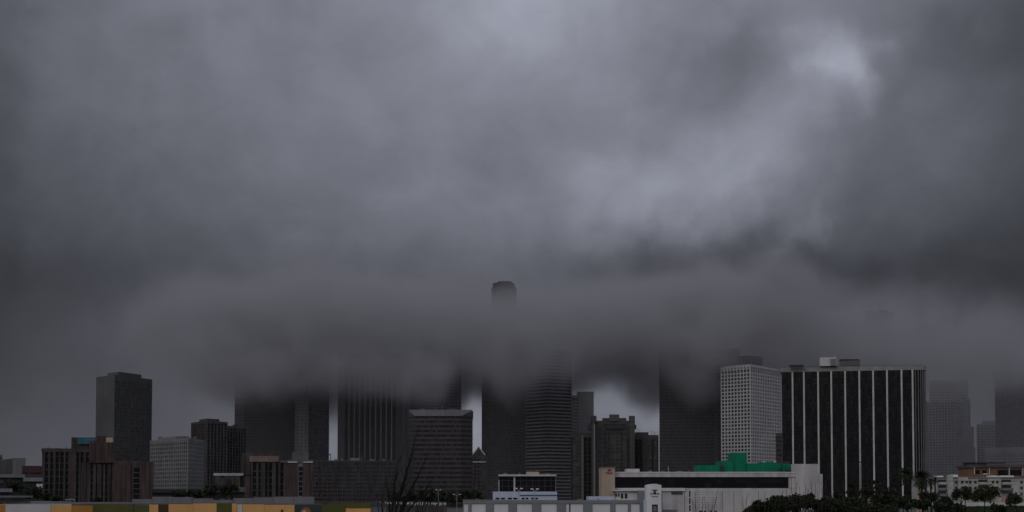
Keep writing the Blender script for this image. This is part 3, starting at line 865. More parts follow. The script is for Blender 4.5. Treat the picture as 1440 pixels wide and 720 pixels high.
# grey parapet wall behind the coloured panels
d = 210
w = thing('concrete_wall', 'long weathered grey concrete wall running behind the coloured panel building', 'wall', (X(220, d), d, 0))
fl = foot2(44, 442, d, .5); A, B = Vector((X(44, d), d)), Vector((X(442, d), d)); L = (B - A).length; n_ = 14
random.seed(5)
hts = [704.5, 705, 706, 706, 706, 702, 698.5, 699, 701, 703, 700.5, 699.5, 698.5, 698.5]
for k in range(n_):
    MB().slab(A, B, k * L / n_ + .02, (k + 1) * L / n_ - .02, -1, Z(hts[k], d), -.5 - .1 * (k % 2), 0).build('wall_panel', M['midgrey'], w)
MB().slab(A, B, 0, L, -1, Z(708, d), -.7, -.3).build('footing', M['midgrey'], w)

# ------------------------------------------------------------------ coloured panel building (foreground left)
d = 120
r = thing('panel_building', 'low foreground building clad in yellow, orange, white and green panels', 'building', (X(260, d), d + 5, 0))
xe = X(522, d, 714); xs_ = X(-40, d, 714)
MB().box(xs_, xe, d + .1, d + 14, 0, Z(709.5, d) - .14).build('wall', M['midgrey'], r)
MB().box(xs_ - .1, X(100, d), d + .3, d + 14.1, Z(709.5, d) - .13, Z(709.3, d)).build('roof_sheet', M['steel'], r)
MB().box(X(100, d) + .01, xe + .1, d + .3, d + 14.1, Z(709.5, d) - .13, Z(708.6, d)).build('roof_sheet', M['roof'], r)
pans = [(-40, -12, 'p_yellow', 709.5), (-12, 8, 'p_orange', 709.5), (8, 72, 'p_white', 709.5), (72, 101, 'p_yellow', 710.5), (101, 131, 'p_orange', 711), (131, 188, 'p_green', 709), (188, 210, 'p_green', 711),
        (210, 223, 'p_yellow', 709.5), (223, 237, 'p_brown', 709.5), (237, 272, 'p_yellow', 709), (272, 305, 'p_yellow', 708), (305, 326, 'p_green', 707.5), (326, 333, 'p_yellow', 708.3),
        (333, 372, 'p_yellow', 709.2), (372, 414.5, 'p_yellow', 709.8), (414.5, 452, 'p_teal', 710), (452, 486, 'p_green', 708.5), (486, 522, 'p_green', 707)]
for i, (a, b, m_, pt) in enumerate(pans):
    MB().box(X(a, d, 714) + .012, X(b, d, 714) - .012, d - .06 - .02 * (i % 3), d + .09, 0, Z(pt, d)).build('cladding_panel', M[m_], r)
MB().box(X(486.5, d, 714), X(521.5, d, 714), d - .16, d - .11, 0, Z(715, d)).build('lower_panel', M['p_yellow'], r)
MB().box(X(395.5, d, 714), X(398.5, d, 714), d - .16, d - .11, 0, Z(716.5, d)).build('door_edge', M['dark'], r)
MB().box(X(335, d, 714), X(341, d, 714), d - .155, d - .11, 0, Z(709.6, d)).build('pale_stain', M['p_white'], r)
# fragment of a printed image on the dark panel
def disc(cx, z, rx, rz, y, n=18):
    mb = MB(); vs = [(cx + rx * math.cos(2 * math.pi * k / n), y, z + rz * math.sin(2 * math.pi * k / n)) for k in range(n)]
    vs2 = [(x, y + .02, zz) for x, _, zz in vs]
    return mb.add(vs + vs2, [tuple(range(n)), tuple(range(2 * n - 1, n - 1, -1))] + [(k, n + k, n + (k + 1) % n, (k + 1) % n) for k in range(n)])
disc(X(430, d, 714), Z(719, d), .42, .36, d - .13).build('printed_shape', M['p_amber'], r)
disc(X(427.5, d, 714), Z(719.5, d), .2, .17, d - .16).build('printed_shape', M['p_pale'], r)
MB().box(X(440, d), X(522, d), d + 2, d + 8, Z(709, d), Z(706.3, d)).build('raised_roof', M['brown_grey'], r)

# rooftop frame on the depot (small white pipe frame, seen at x~100, y~703)
d = 240
mb = MB(); z0_, z1_ = Z(711, d), Z(702.5, d)
for a in (94, 105.5): mb.tube([(X(a, d), d, z0_), (X(a, d), d, z1_)], [.07, .07])
mb.tube([(X(93, d), d, z1_), (X(106.5, d), d, z1_)], [.09, .09])
for a in (96, 99): mb.tube([(X(a, d), d + .1, z1_), (X(a + 1, d), d + .1, z1_ - .5)], [.04, .04])
mb.build('pipe_frame', M['steel'])
tag(bpy.data.objects['pipe_frame'], 'small pale pipe goalpost frame in front of the brown complex', 'frame')
# its feet reach the ground
mb = MB()
for a in (94, 105.5): mb.tube([(X(a, d), d, 0), (X(a, d), d, z0_ + .01)], [.07, .07])
o = mb.build('post', M['steel'], bpy.data.objects['pipe_frame'])

# ------------------------------------------------------------------ graffiti wall and bank (523-650)
d = 300
r = thing('graffiti_wall', 'low pale wall scrawled with graffiti between the panel building and the storage building', 'wall', (X(585, d), d, Hh(X(585, d), d)))
A, B = Vector((X(523, d), d)), Vector((X(628, d), d)); L = (B - A).length
for k in range(7): MB().slab(A, B, k * L / 7 + .02, (k + 1) * L / 7 - .02, 2, Z(704.2 + (k % 2) * .3 + k * .25, d), -.4, 0).build('wall_section', M['brown_grey'], r)
mb = MB(); random.seed(21); s = 1.0
while s < L - .6:
    h0 = Z(704.8 + s / L * 1.5, d)
    k_ = random.random()
    if k_ < .75:
        mb.slab(A, B, s, s + random.uniform(.12, .28), h0 - random.uniform(.5, .8), h0 - random.uniform(0, .15), .01, .05)
        if random.random() < .5: mb.slab(A, B, s + .01, s + random.uniform(.4, .6), h0 - .2 - random.uniform(0, .4), h0 - .1 - random.uniform(.0, .1), .012, .045)
    s += random.uniform(.3, .65)
mb.build('graffiti', M['p_white'], r, kind='stuff')

# ------------------------------------------------------------------ storage building (650-905)
d = 200
r = thing('storage_building', 'low grey storage building with a row of white wall panels in the foreground', 'building', (X(780, d), d + 6, 0))
MB().box(X(652, d, 710), X(906, d, 710), d + .25, d + 16, 0, Z(703.6, d)).build('wall', M['bluegrey'], r)
MB().box(X(651, d, 710), X(906, d, 710), d - .15, d + .24, Z(708.3, d), Z(703.2, d)).build('fascia', M['bluegrey'], r)
MB().box(X(650.6, d, 710), X(690, d, 710), d - .2, d + .3, Z(703.19, d), Z(702.4, d)).build('coping', M['ltgrey'], r)
wp = [(652, 658.5), (663, 683), (694.5, 715), (727, 748), (761, 783), (796, 820), (833, 858), (865.5, 883), (887, 899.5)]
for a, b in wp:
    MB().box(X(a, d, 714), X(b, d, 714), d + .02, d + .24, 0, Z(708.8, d)).build('white_panel', M['storage'], r)
prev = 650.6
for a, b in wp + [(905.5, 906)]:
    if a - prev > 1.2: MB().box(X(prev, d, 714) + .02, X(a, d, 714) - .02, d - .12, d + .23, 0, Z(708.4, d)).build('pillar', M['bluegrey'], r)
    prev = b
x = X(801, d); MB().box(x - .08, x + .08, d - .1, d + .02, 0, Z(708.8, d)).build('drainpipe', M['dark'], r)
# corner block, entrance tower
t = thing('entrance_tower', 'white arched entrance tower bearing dark lettering at the end of the storage building', 'tower', (X(918, d), d - 2, 0))
xa, xb = X(907, d, 700), X(927.5, d, 700); yt = d - 2.5
za = Z(682.5, d); zm = Z(680.6, d)
n_ = 10
vs, fs = [], []
pts = [(xa, -0.0), (xb, 0.0)] + [(xb + (xa - xb) * k / n_, za + (zm - za) * math.sin(math.pi * k / n_)) for k in range(n_ + 1)]
m_ = len(pts)
MB().add([(x, yt, z) for x, z in pts] + [(x, yt + 3, z) for x, z in pts],
         [tuple(range(m_)), tuple(range(2 * m_ - 1, m_ - 1, -1))] + [(k, m_ + k, m_ + (k + 1) % m_, (k + 1) % m_) for k in range(m_)]).build('tower_wall', M['storage'], t)
MB().box(X(904, d), xa - .01, yt + .8, yt + 3.2, 0, Z(703.5, d)).build('side_wall', M['blue_white'], t)
MB().box(xb + .01, X(929.3, d), yt + .6, yt + 3.2, 0, Z(690, d)).build('side_wall', M['bluegrey'], t)
MB().box(X(914.2, d), X(922, d), yt - .06, yt - .002, 0, Z(709.3, d)).build('door', M['g_black'], t)
MB().box(X(915.5, d), X(920.5, d), yt - .09, yt - .062, Z(719, d), Z(711.5, d)).build('door_sign', M['midgrey'], t)
mb = MB()
for a, b, z0_, z1_ in ((914, 922, 690, 688.7), (917, 919, 694, 689.8), (912, 915, 695.2, 693.7), (915.7, 920.3, 695.3, 693.9), (921, 924.5, 695.2, 693.8), (916, 917, 693.4, 691.6), (919.2, 920.1, 693.4, 691.6), (913.5, 922.5, 698.6, 697.9)):
    mb.box(X(a, d), X(b, d), yt - .05, yt - .002, Z(z0_, d), Z(z1_, d))
mb.build('lettering', M['dark'], t, kind='stuff')
# grey boxes beside
o = MB().box(X(928, d + 6), X(950, d + 6), d + 4, d + 8, 0, Z(716.5, d + 6)).build('storage_shed', M['bluegrey'])
tag(o, 'small blue-grey shed roof at the bottom right of the entrance tower', 'shed')

# ------------------------------------------------------------------ glazed pavilion with blue-white base (692-783)
d = 245
r = thing('glass_pavilion', 'dark glazed pavilion with a flat pale roof on a blue-white base behind the storage building', 'building', (X(740, d), d + 5, 0))
MB().box(X(693, d), X(783.3, d), d, d + 10, 0, Z(691.3, d)).build('base_wall', M['blue_white'], r)
MB().box(X(731, d), X(783.4, d), d - .12, d - .002, Z(697.2, d), Z(695.7, d)).build('blue_pipe', wallmat('blue_pipe_paint', (.03, .10, .18), .5, .1), r)
for a, b in ((696.8, 702.3), (704.5, 710), (714.2, 719.8), (721.8, 727.4), (733.7, 737.5), (739.3, 743), (747, 750.6), (752.8, 756.5)):
    MB().box(X(a, d), X(b, d), d - .06, d - .002, Z(702.2, d), Z(699.9, d)).build('window', M['g_black'], r)
MB().box(X(702, d), X(781.5, d), d + 1.5, d + 9, Z(691.3, d) + .01, Z(669.7, d)).build('glazing', M['g_black'], r)
MB().box(X(700.8, d), X(782.4, d), d + .3, d + 10, Z(669.6, d), Z(667.2, d)).build('roof_slab', M['cream'], r)
MB().box(X(722.2, d), X(724.6, d), d + .8, d + 1.3, Z(691.3, d) + .005, Z(669.62, d)).build('column', M['cream'], r)
MB().box(X(701, d), X(702.2, d), d + .8, d + 1.3, Z(691.3, d) + .005, Z(675, d)).build('column', M['cream'], r)
MB().box(X(781.2, d), X(782, d), d + .8, d + 1.3, Z(691.3, d) + .005, Z(672, d)).build('column', M['midgrey'], r)
MB().box(X(740.5, d), X(758.5, d), d + 3, d + 7, Z(667.2, d) + .01, Z(663, d)).build('roof_plant', M['tan'], r)
mb = MB()
for k in range(9): 
    a = 706 + k * 8.6; mb.box(X(a, d), X(a, d) + .06, d + 1.38, d + 1.5, Z(691.3, d) + .02, Z(669.8, d))
for zz in (676, 684): mb.box(X(702, d), X(781.5, d), d + 1.4, d + 1.49, Z(zz, d), Z(zz - .5, d))
mb.build('mullion', M['charcoal'], r, kind='stuff')
def lamp(px_, py_, d, base_py, label, w=.55):
    l = thing('street_lamp', label, 'street lamp', (X(px_, d), d, 0), 'lamps along the streets')
    z1_ = Z(py_, d); x = X(px_, d, py_)
    MB().tube([(x, d, 0), (x, d, z1_ - .3)], [.09, .06]).build('pole', M['steel'], l)
    mb = MB(); mb.tube([(x, d, z1_ - .3), (x - w, d, z1_)], [.05, .05]); mb.tube([(x, d, z1_ - .3), (x + w, d, z1_)], [.05, .05]); mb.build('arm', M['steel'], l)
    mb = MB()
    for s in (-1, 1): mb.box(x + s * w - .25, x + s * w + .25, d - .15, d + .15, z1_, z1_ + .16)
    mb.build('lamp_head', M['bright'], l)
lamp(729.5, 687.5, 235, 703, 'double-headed lamp in front of the pavilion, nearer its column', .45)
lamp(752, 688.3, 235, 703, 'double-headed lamp in front of the pavilion, below the roof plant', .45)
lamp(616.5, 689, 420, 703, 'double-headed lamp in the dark ground below the brown block, left one', .6)
lamp(642.5, 695.5, 430, 703, 'double-headed lamp in the dark ground below the brown block, right one', 1.0)

# ------------------------------------------------------------------ big white warehouse (845-1157)
d = 350
r = thing('warehouse', 'large off-white warehouse with a long black ribbon window and pale parapet', 'building', (X(1000, d), d + 20, 0))
W = lambda px: X(px, d, 680)
MB().box(W(863), W(1118), d, d + 40, 0, Z(686.5, d)).build('lower_wall', M['warm_white'], r)
MB().box(W(863) + .3, W(1109), d + .5, d + 39.5, Z(686.5, d) + .003, Z(671, d)).build('ribbon_window', M['g_black'], r)
MB().box(W(861.5), W(1118), d - .4, d + 40.4, Z(670.8, d), Z(664, d)).build('parapet', M['warm_white'], r)
MB().box(W(863), W(1117.9), d - .55, d - .41, Z(664.9, d), Z(663.6, d)).build('coping', M['white'], r)
MB().box(W(863), W(963), d - .5, d - .003, Z(690.6, d), Z(686.2, d)).build('ledge', M['white'], r)
MB().box(W(1109.02), W(1118), d - .1, d + 39, Z(686.5, d) + .003, Z(670.79, d)).build('end_wall', M['warm_white'], r)
f = [(W(1118) + .02, d - .5), (W(1150.5), d - .5), (W(1150.5), d + 38), (W(1118) + .02, d + 38)]
MB().prism(f, 0, Z(652.5, d)).build('tall_block', M['warm_white'], r)
MB().box(W(1150.5) + .02, W(1157), d + .1, d + 30, 0, Z(666.5, d)).build('stepped_block', M['warm_white'], r)
MB().box(W(884), W(902.5), d + 6, d + 12, Z(664, d) + .01, Z(659.3, d + 6)).build('roof_plant', M['cream'], r)
MB().box(W(943.8), W(960), d - .1, d - .002, Z(695.6, d), Z(691, d)).build('louvre', M['midgrey'], r)
mb = MB()
for k in range(14): mb.box(W(944.3 + k * 1.13), W(944.8 + k * 1.13), d - .16, d - .101, Z(695.3, d), Z(691.3, d))
mb.build('louvre_blade', M['dark'], r, kind='stuff')
for k in range(3): MB().box(W(969), W(970.8), d - .06, d - .002, Z(698.6 + k * 10, d), Z(690.3 + k * 10, d)).build('window', M['g_black'], r)
mb = MB()  # faint form-work joints
for k in range(9): 
    z = Z(692 + k * 3.6, d); mb.box(W(972), W(1016), d - .045, d - .003, z - .03, z + .03)
mb.build('panel_joint', M['midgrey'], r, kind='stuff')
for a in (962, 1015.8, 1031.5, 1066, 1100):
    MB().box(W(a), W(a) + .12, d - .06, d - .004, 0, Z(690.7, d)).build('downpipe', M['midgrey'], r)
MB().box(W(1016), W(1118), d - .03, d - .002, 0, Z(688.5, d)).build('wall_panel', M['cream'], r)
mb = MB()
for a, b in ((983, 988), (989.5, 992.5), (998, 1001), (1005, 1008)): mb.box(W(a), W(b), d - .05, d - .003, Z(722, d), Z(718.3, d))
mb.build('opening', M['dark'], r, kind='stuff')
# annex windows
r2 = thing('loading_annex', 'small pale annex with dark openings at the warehouse left end', 'building', (W(885), d - 6, 0))
MB().box(W(863.8), W(896), d - 8, d - 1, 0, Z(690.8, d)).build('wall', M['white'], r2)
for a, b, z0_, z1_ in ((865, 867.5, 698.5, 694), (868.8, 871, 698.5, 694), (872.8, 876.3, 701, 694), (878.2, 882, 701, 694)):
    MB().box(X(a, d - 8), X(b, d - 8), d - 8.08, d - 8.002, Z(z0_, d - 8), Z(z1_, d - 8)).build('opening', M['dark'], r2)
MB().box(X(896, d - 8), X(907, d - 8), d - 9, d - 2, 0, Z(689.7, d - 8)).build('grey_cabin', M['bluegrey'], r2)
MB().box(X(863, d - 8), X(896.5, d - 8), d - 9, d - .9, Z(690.8, d) + .01, Z(689.6, d)).build('roof_slab', M['white'], r2)
# tan sign tower
r3 = thing('sign_tower', 'tan stucco tower with red emblem and lettering at the warehouse left corner', 'tower', (W(853), d - 3, 0))
MB().box(W(845), W(863.5), d - 3, d + 8, 0, Z(658, d)).build('tower_wall', M['tan'], r3)
MB().box(W(844.6), W(863.9), d - 3.3, d + 8.3, Z(658, d) + .002, Z(657.4, d)).build('coping', M['pink'], r3)
mb = MB(); yy = d - 3.1
mb.add([(W(a), yy, Z(b, d)) for a, b in ((853, 663), (855, 659.8), (856.3, 661), (857.5, 660), (858.6, 663))], [(4, 3, 2, 1, 0)])
mb.build('emblem', M['red'], r3)
mb = MB(); 
for a, b, z0_, z1_ in ((850.8, 852, 666.3, 664.3), (852.6, 853.4, 666.6, 664.6), (854, 855.4, 666.6, 664.2), (856, 856.8, 666.8, 664.6), (857.4, 858.6, 666.8, 664.4), (859.2, 859.9, 667, 664.8)):
    mb.box(W(a), W(b), yy, yy + .09, Z(z0_, d), Z(z1_, d))
mb.build('lettering', M['red'], r3, kind='stuff')
o = MB().box(X(827, 230), X(864, 230), 230, 236, 0, Z(698, 230)).build('flat_shed', M['blue_white'])
tag(o, 'low white flat-topped shed in front of the tan sign tower', 'shed')

# green sheeted structures on the roof
g = thing('green_rooftop', 'bright green sheeted rooftop enclosure stepping up in the middle on the warehouse', 'roof structure', (W(1050), d + 10, Z(664, d)))
zr = Z(664, d) + .01
def gb(a, b, pyt, dd, th, m_='green', nm='green_screen', z0_=None):
    return MB().prism([(X(a, dd), dd), (X(b, dd), dd), (X(b, dd), dd + th), (X(a, dd), dd + th)], zr if z0_ is None else z0_, Z(pyt, dd)).build(nm, M[m_], g)
gb(981, 1013, 654.3, d + 5, 8); gb(1013.2, 1031, 648.5, d + 6, 9); gb(1030, 1050.5, 636.5, d + 7, 8); gb(1050.8, 1101, 651.5, d + 5.5, 10); gb(1101.2, 1118, 652.5, d + 5, 9)
gb(1070, 1092, 650, d + 9, 5); gb(1012.5, 1017.5, 655, d + 4.6, .5, 'dark', 'opening'); gb(1096, 1099.5, 658, d + 4.6, .5, 'dark', 'opening')
gb(1104, 1117, 661, d + 4.7, .2, 'dark', 'opening')
mb = MB()
for a in range(984, 1118, 6):
    if 1029 < a < 1051: continue
    mb.box(X(a, d + 4.9), X(a, d + 4.9) + .08, d + 4.85, d + 4.98, zr, Z(654.5 if a < 1013 or a > 1101 else 652, d + 5) - .05)
mb.build('sheet_rib', M['green'], g, kind='stuff')
for a, b in ((1073, 1076), (1088, 1091.5)): gb(a, b, 648.8, d + 10, 1, 'bright', 'vent_hood', Z(652, d))
gb(1100.5, 1110, 649, d + 12, 5, 'dark_brown', 'water_tank'); 
o = MB().prism([(W(1106), d + 14), (W(1126), d + 14), (W(1126), d + 20), (W(1106), d + 20)], zr, [Z(646, d), Z(651, d), Z(651, d), Z(646, d)]).build('sloping_roof', M['dark_brown'], g)

# ------------------------------------------------------------------ right: apartments and brick building
d = 600
r = thing('apartment_building', 'long pale three-storey apartment building with balconies at lower right', 'building', (X(1370, d), d + 8, Hh(X(1370, d), d)))
Wd = lambda px: X(px, d, 690)
MB().box(Wd(1297), Wd(1448), d, d + 16, 0, Z(672.5, d)).build('wall', M['apt'], r)
MB().box(Wd(1316), Wd(1450), d - .5, d + 16.5, Z(672.5, d) + .003, Z(671, d)).build('eaves', M['midgrey'], r)
# bays proud of the wall
for a, b, pt in ((1331, 1339, 668.5), (1346, 1360, 671.2), (1388, 1406, 673), (1423, 1432, 686)):
    MB().box(Wd(a), Wd(b), d - 1.6, d - .003, 2, Z(pt, d)).build('bay', M['apt'], r)
MB().box(Wd(1406.5), Wd(1423), d - 1.2, d - .003, 2, Z(694.5, d)).build('ground_bay', M['pink'], r)
# recessed balcony stacks
for a, b in ((1319, 1330), (1376, 1390), (1408.5, 1421.5)):
    for k in range(3):
        zz = 674.5 + k * 8.2
        q = MB().box(Wd(a), Wd(b), d - .25, d - .01, Z(zz + 6.0, d), Z(zz, d)).build('balcony', M['g_room'], r)
        MB().box(Wd(a) - .1, Wd(b) + .1, d - 1.3, d - .26, Z(zz + 6.0, d) - .25, Z(zz + 6.0, d) + .75).build('balcony_rail', M['midgrey'] if k else M['apt'], r)
for a in (1300, 1308, 1343, 1350, 1356, 1363, 1370, 1393, 1399, 1425, 1435, 1441):
    for k in range(3):
        if a in (1425,) and k < 2: continue
        zz = 676 + k * 8.2
        front = d - 1.6 if (1346 <= a <= 1360 or 1388 <= a <= 1406 or 1423 <= a < 1432) else d
        if front == d and a > 1406 and k == 2: pass
        MB().box(Wd(a), Wd(a + 3.4), front - .08, front - .004, Z(zz + 4, d), Z(zz, d)).build('window', M['g_room'], r)
for a, b, pt in ((1318.5, 1326, 670.2), (1339, 1346.5, 668.7), (1393, 1401, 670), (1406.5, 1425, 670)):
    MB().box(Wd(a), Wd(b), d - .8, d + 5, Z(671, d) + .006, Z(pt - 1.2, d)).build('roof_canopy', M['bright'], r)
MB().box(Wd(1297), Wd(1450), d - 4, d - 3.6, 2, Z(706.5, d)).build('garden_wall', M['cream'], r)

d = 720
r = thing('brick_building', 'brown brick building with a dark overhanging roof above the pale apartments', 'building', (X(1410, d), d + 8, 0))
We = lambda px: X(px, d, 660)
MB().box(We(1363), We(1450), d, d + 18, 0, Z(657.5, d)).build('wall', M['brick'], r)
MB().box(We(1361), We(1452), d - 1.2, d + 19, Z(657.5, d) + .003, Z(654.5, d)).build('roof', M['roof'], r)
MB().box(We(1364), We(1390), d + 3, d + 10, Z(654.5, d) + .003, Z(651.2, d)).build('upper_roof', M['brown_grey'], r)
MB().box(We(1363), We(1418), d + 2.5, d + 10.5, Z(651.2, d) + .003, Z(650, d)).build('ridge_slab', M['dark'], r)
MB().box(We(1363), We(1389), d - 1.5, d - .003, 0, Z(667, d)).build('front_block', M['brick'], r)
MB().box(We(1336), We(1363) - .01, d - 1.0, d + 12, 0, Z(669, d)).build('side_block', M['brick'], r)
for a, b in ((1371, 1378), (1381, 1387), (1403, 1417), (1420, 1436), (1439, 1446)):
    MB().box(We(a), We(b), d - .1, d - .004, Z(668.5, d), Z(660.8, d)).build('window', M['g_black'], r)
for a in (1369, 1390, 1418, 1437): MB().box(We(a), We(a + 1), d - 1.1, d - .11, Z(669, d), Z(657.6, d)).build('column', M['cream'], r)
MB().box(We(1381), We(1388), d - 1.6, d - .8, Z(667, d) + .003, Z(666, d)).build('canopy', M['bright'], r)

# low strip building at foot of the slab (pinkish, 1170-1300, y~701)
d = 640
r = thing('roadside_building', 'low pinkish roadside building at the foot of the striped slab', 'building', (X(1210, d), d, 0))
MB().box(X(1165, d), X(1235, d), d, d + 12, 0, Z(700.6, d)).build('wall', M['pink'], r)
MB().box(X(1164, d), X(1236, d), d - .6, d + 12.5, Z(700.6, d) + .003, Z(699.6, d)).build('roof', M['midgrey'], r)
for a in (1170, 1178, 1192, 1197, 1206, 1214, 1224): MB().box(X(a, d), X(a + 3, d), d - .05, d - .003, Z(706.5, d), Z(702.3, d)).build('window', M['g_room'], r)
MB().box(X(1290, 500), X(1295, 500), 500, 502, 0, Z(682, 500)).build('pale_pylon', M['tan'])
tag(bpy.data.objects['pale_pylon'], 'short pale post-like pylon behind the dense palm', 'pylon')

# ------------------------------------------------------------------ vegetation
def leafy(name, label, cat, px, py_top, d, rpx, mat='leaf', n=900, squash=1.0, group=None, py_c=None, trunkr=.14, size=.35, seed=1, z0=None):
    rnd = random.Random(seed)
    rr = rpx / F * d; zt_ = Z(py_top, d); x0 = X(px, d, py_top); zc_ = zt_ - rr * squash
    g0 = Hh(x0, d) if z0 is None else z0
    t = thing(name, label, cat, (x0, d, g0), group)
    mb = MB()
    mid = Vector((x0 + rnd.uniform(-.1, .1) * rr, d, (g0 + zc_) / 2))
    mb.tube([(x0, d, g0 - .3), tuple(mid), (x0, d, zc_)], [trunkr * 1.5, trunkr, trunkr * .7])
    clumps = []
    for k in range(12):
        w = rnd.uniform(0, 2 * math.pi); ph = rnd.uniform(-.5, 1.0); q = rnd.uniform(.35, .8)
        c = Vector((x0 + math.cos(w) * rr * q * math.cos(ph), d + math.sin(w) * rr * q * math.cos(ph), zc_ + math.sin(ph) * rr * squash * q))
        clumps.append((c, rr * rnd.uniform(.25, .45)))
        mb.tube([tuple(mid.lerp(Vector((x0, d, zc_)), rnd.uniform(.3, 1))), tuple(c)], [trunkr * .5, trunkr * .15], 4)
    mb.build('trunk', M['bark'], t)
    lf = MB()
    for k in range(n):
        c, cr = clumps[k % len(clumps)]
        v = Vector((rnd.gauss(0, 1), rnd.gauss(0, 1), rnd.gauss(0, 1))); v *= cr * rnd.uniform(.2, 1.05) / max(v.length, .01)
        p = c + v; a = Vector((rnd.gauss(0, 1), rnd.gauss(0, 1), rnd.gauss(0, 1))).normalized(); b = a.cross(Vector((rnd.gauss(0, 1), rnd.gauss(0, 1), rnd.gauss(0, 1)))).normalized()
        s = size * rnd.uniform(.5, 1.2)
        lf.add([p - a * s, p + b * s * .6, p + a * s, p - b * s * .6], [(0, 1, 2, 3)])
    lf.build('crown', M[mat], t, kind='stuff')
    return t


def palm(label, px, py_top, d, rpx, seed, n=110):
    rnd = random.Random(seed); rr = rpx / F * d; x0 = X(px, d, py_top); zc_ = Z(py_top, d) - rr
    g0 = Hh(x0, d)
    t = thing('palm_tree', label, 'palm tree', (x0, d, g0), 'palm trees in front of the striped slab')
    MB().tube([(x0 + .2, d, g0 - .3), (x0 + .1, d, (g0 + zc_) / 2), (x0, d, zc_)], [.34, .26, .24], 8).build('trunk', M['bark'], t)
    mb = MB()
    for k in range(n):
        w = rnd.uniform(0, 2 * math.pi); up = rnd.uniform(-1.3, 1.4); L = rr * rnd.uniform(.7, 1.08)
        dirh = Vector((math.cos(w), math.sin(w), 0)); side = Vector((-math.sin(w), math.cos(w), 0))
        prev = None
        for s in range(6):
            f_ = s / 5; p = Vector((x0, d, zc_)) + dirh * L * f_ * math.cos(up) + Vector((0, 0, L * f_ * math.sin(up) - .35 * L * f_ * f_))
            if prev is not None:
                for q in range(3):
                    b0 = prev.lerp(p, q / 3)
                    for sg_ in (-1, 1):
                        tip = b0 + side * sg_ * L * .22 * (1.1 - f_ * .6) + dirh * L * .12 - Vector((0, 0, L * rnd.uniform(.04, .14)))
                        b1 = prev.lerp(p, (q + .8) / 3)
                        mb.add([b0, b1, tip], [(0, 1, 2)])
            prev = p
    mb.build('crown', M['palm'], t, kind='stuff')
palm('palm with a round shaggy crown in front of the striped slab, further from its corner', 1274.5, 651.5, 450, 14, 1, 150)
palm('largest, densest palm crown at the right corner of the striped slab', 1296, 654.5, 440, 15.5, 2, 190)
palm('slim palm with a small crown right of the dense palm', 1308.5, 668, 470, 7.5, 3, 70)
palm('slim small-crowned palm closest to the apartment balconies', 1314.5, 667, 480, 7, 4, 60)

GV = 'dark trees among the low buildings'
leafy('tree', 'dark rounded tree in front of the pale apartments, left of the bushier one', 'tree', 1352, 686, 430, 16, 'leaf', 2200, .75, GV, seed=3)
leafy('tree', 'bushy olive tree standing before the apartment balconies', 'tree', 1385, 681, 420, 21, 'leaf2', 3600, .78, GV, seed=4)
leafy('tree', 'pointed tip of a small dark tree rising above the left apartment tree', 'tree', 1357, 682, 440, 4, 'leaf', 250, 1.6, GV, seed=5)
leafy('tree', 'scrubby tree at the right edge by the pink ground floor', 'tree', 1428, 692, 400, 16, 'leaf2', 1500, .8, GV, seed=6)
leafy('tree', 'low dark tree under the largest palm', 'tree', 1305, 690, 430, 19, 'leaf', 2600, .6, GV, seed=7)
for i, (px_, pt, rp, sq, lab) in enumerate([
        (1196, 671, 9, 2.0, 'tall thin dark tree left of the tall lamp before the striped slab'),
        (1217, 676, 12, 1.5, 'dark tree immediately right of the tall lamp before the striped slab'),
        (1233, 664, 7, 3.0, 'tallest narrow dark tree in front of the striped slab'),
        (1252, 680, 14, 1.2, 'broad dark tree between the narrow tree and the palms'),
        (1180, 690, 12, 1.0, 'low dark tree at the foot of the striped slab beside the warehouse'),
        (1270, 692, 12, 1.0, 'low dark tree beneath the further palm'),
        (1330, 697, 12, .8, 'small dark shrub-like tree before the left balconies')]):
    leafy('tree', lab, 'tree', px_, pt, 420 - i * 8, rp, 'leaf', 900 if rp > 8 else 500, sq, GV, seed=20 + i)
for i, (px_, pt, rp, sq, d_, lab) in enumerate([
        (20, 674, 16, .8, 600, 'dark tree between the two pale roof slabs at far left'),
        (47, 681, 15, .9, 540, 'dark tree left of the tiny kiosk'),
        (68, 693, 9, .9, 400, 'small dark tree at the left foot of the brown complex'),
        (78, 696, 9, .8, 400, 'small dark bush-like tree below the brown complex slots'),
        (137, 699, 7, .9, 400, 'tiny dark tree below the recessed slots of the brown complex'),
        (252, 688, 12, .6, 560, 'spreading dark tree below the pale hotel slab'),
        (275, 686, 14, .7, 540, 'dark tree below the corner of the pale hotel slab'),
        (300, 681, 18, .6, 520, 'broad dark tree in front of the ribbed apartment tower'),
        (325, 678, 16, .8, 520, 'dark tree under the long pale beam of the second brown complex'),
        (600, 684, 16, 1.0, 480, 'dark tree left of the two lamps below the brown block'),
        (628, 690, 14, .8, 480, 'dark tree between the two lamps below the brown block'),
        (655, 686, 14, 1.0, 470, 'dark tree at the storage building left end'),
        (672, 688, 12, 1.0, 480, 'dark tree below the gabled stone building'),
        (560, 688, 16, .9, 480, 'dark tree behind the graffiti wall at its left'),
        (578, 690, 12, .9, 480, 'dark tree behind the graffiti wall near its middle')]):
    leafy('tree', lab, 'tree', px_, pt, d_, rp, 'leaf', 1000, sq, GV, seed=50 + i, size=.5)

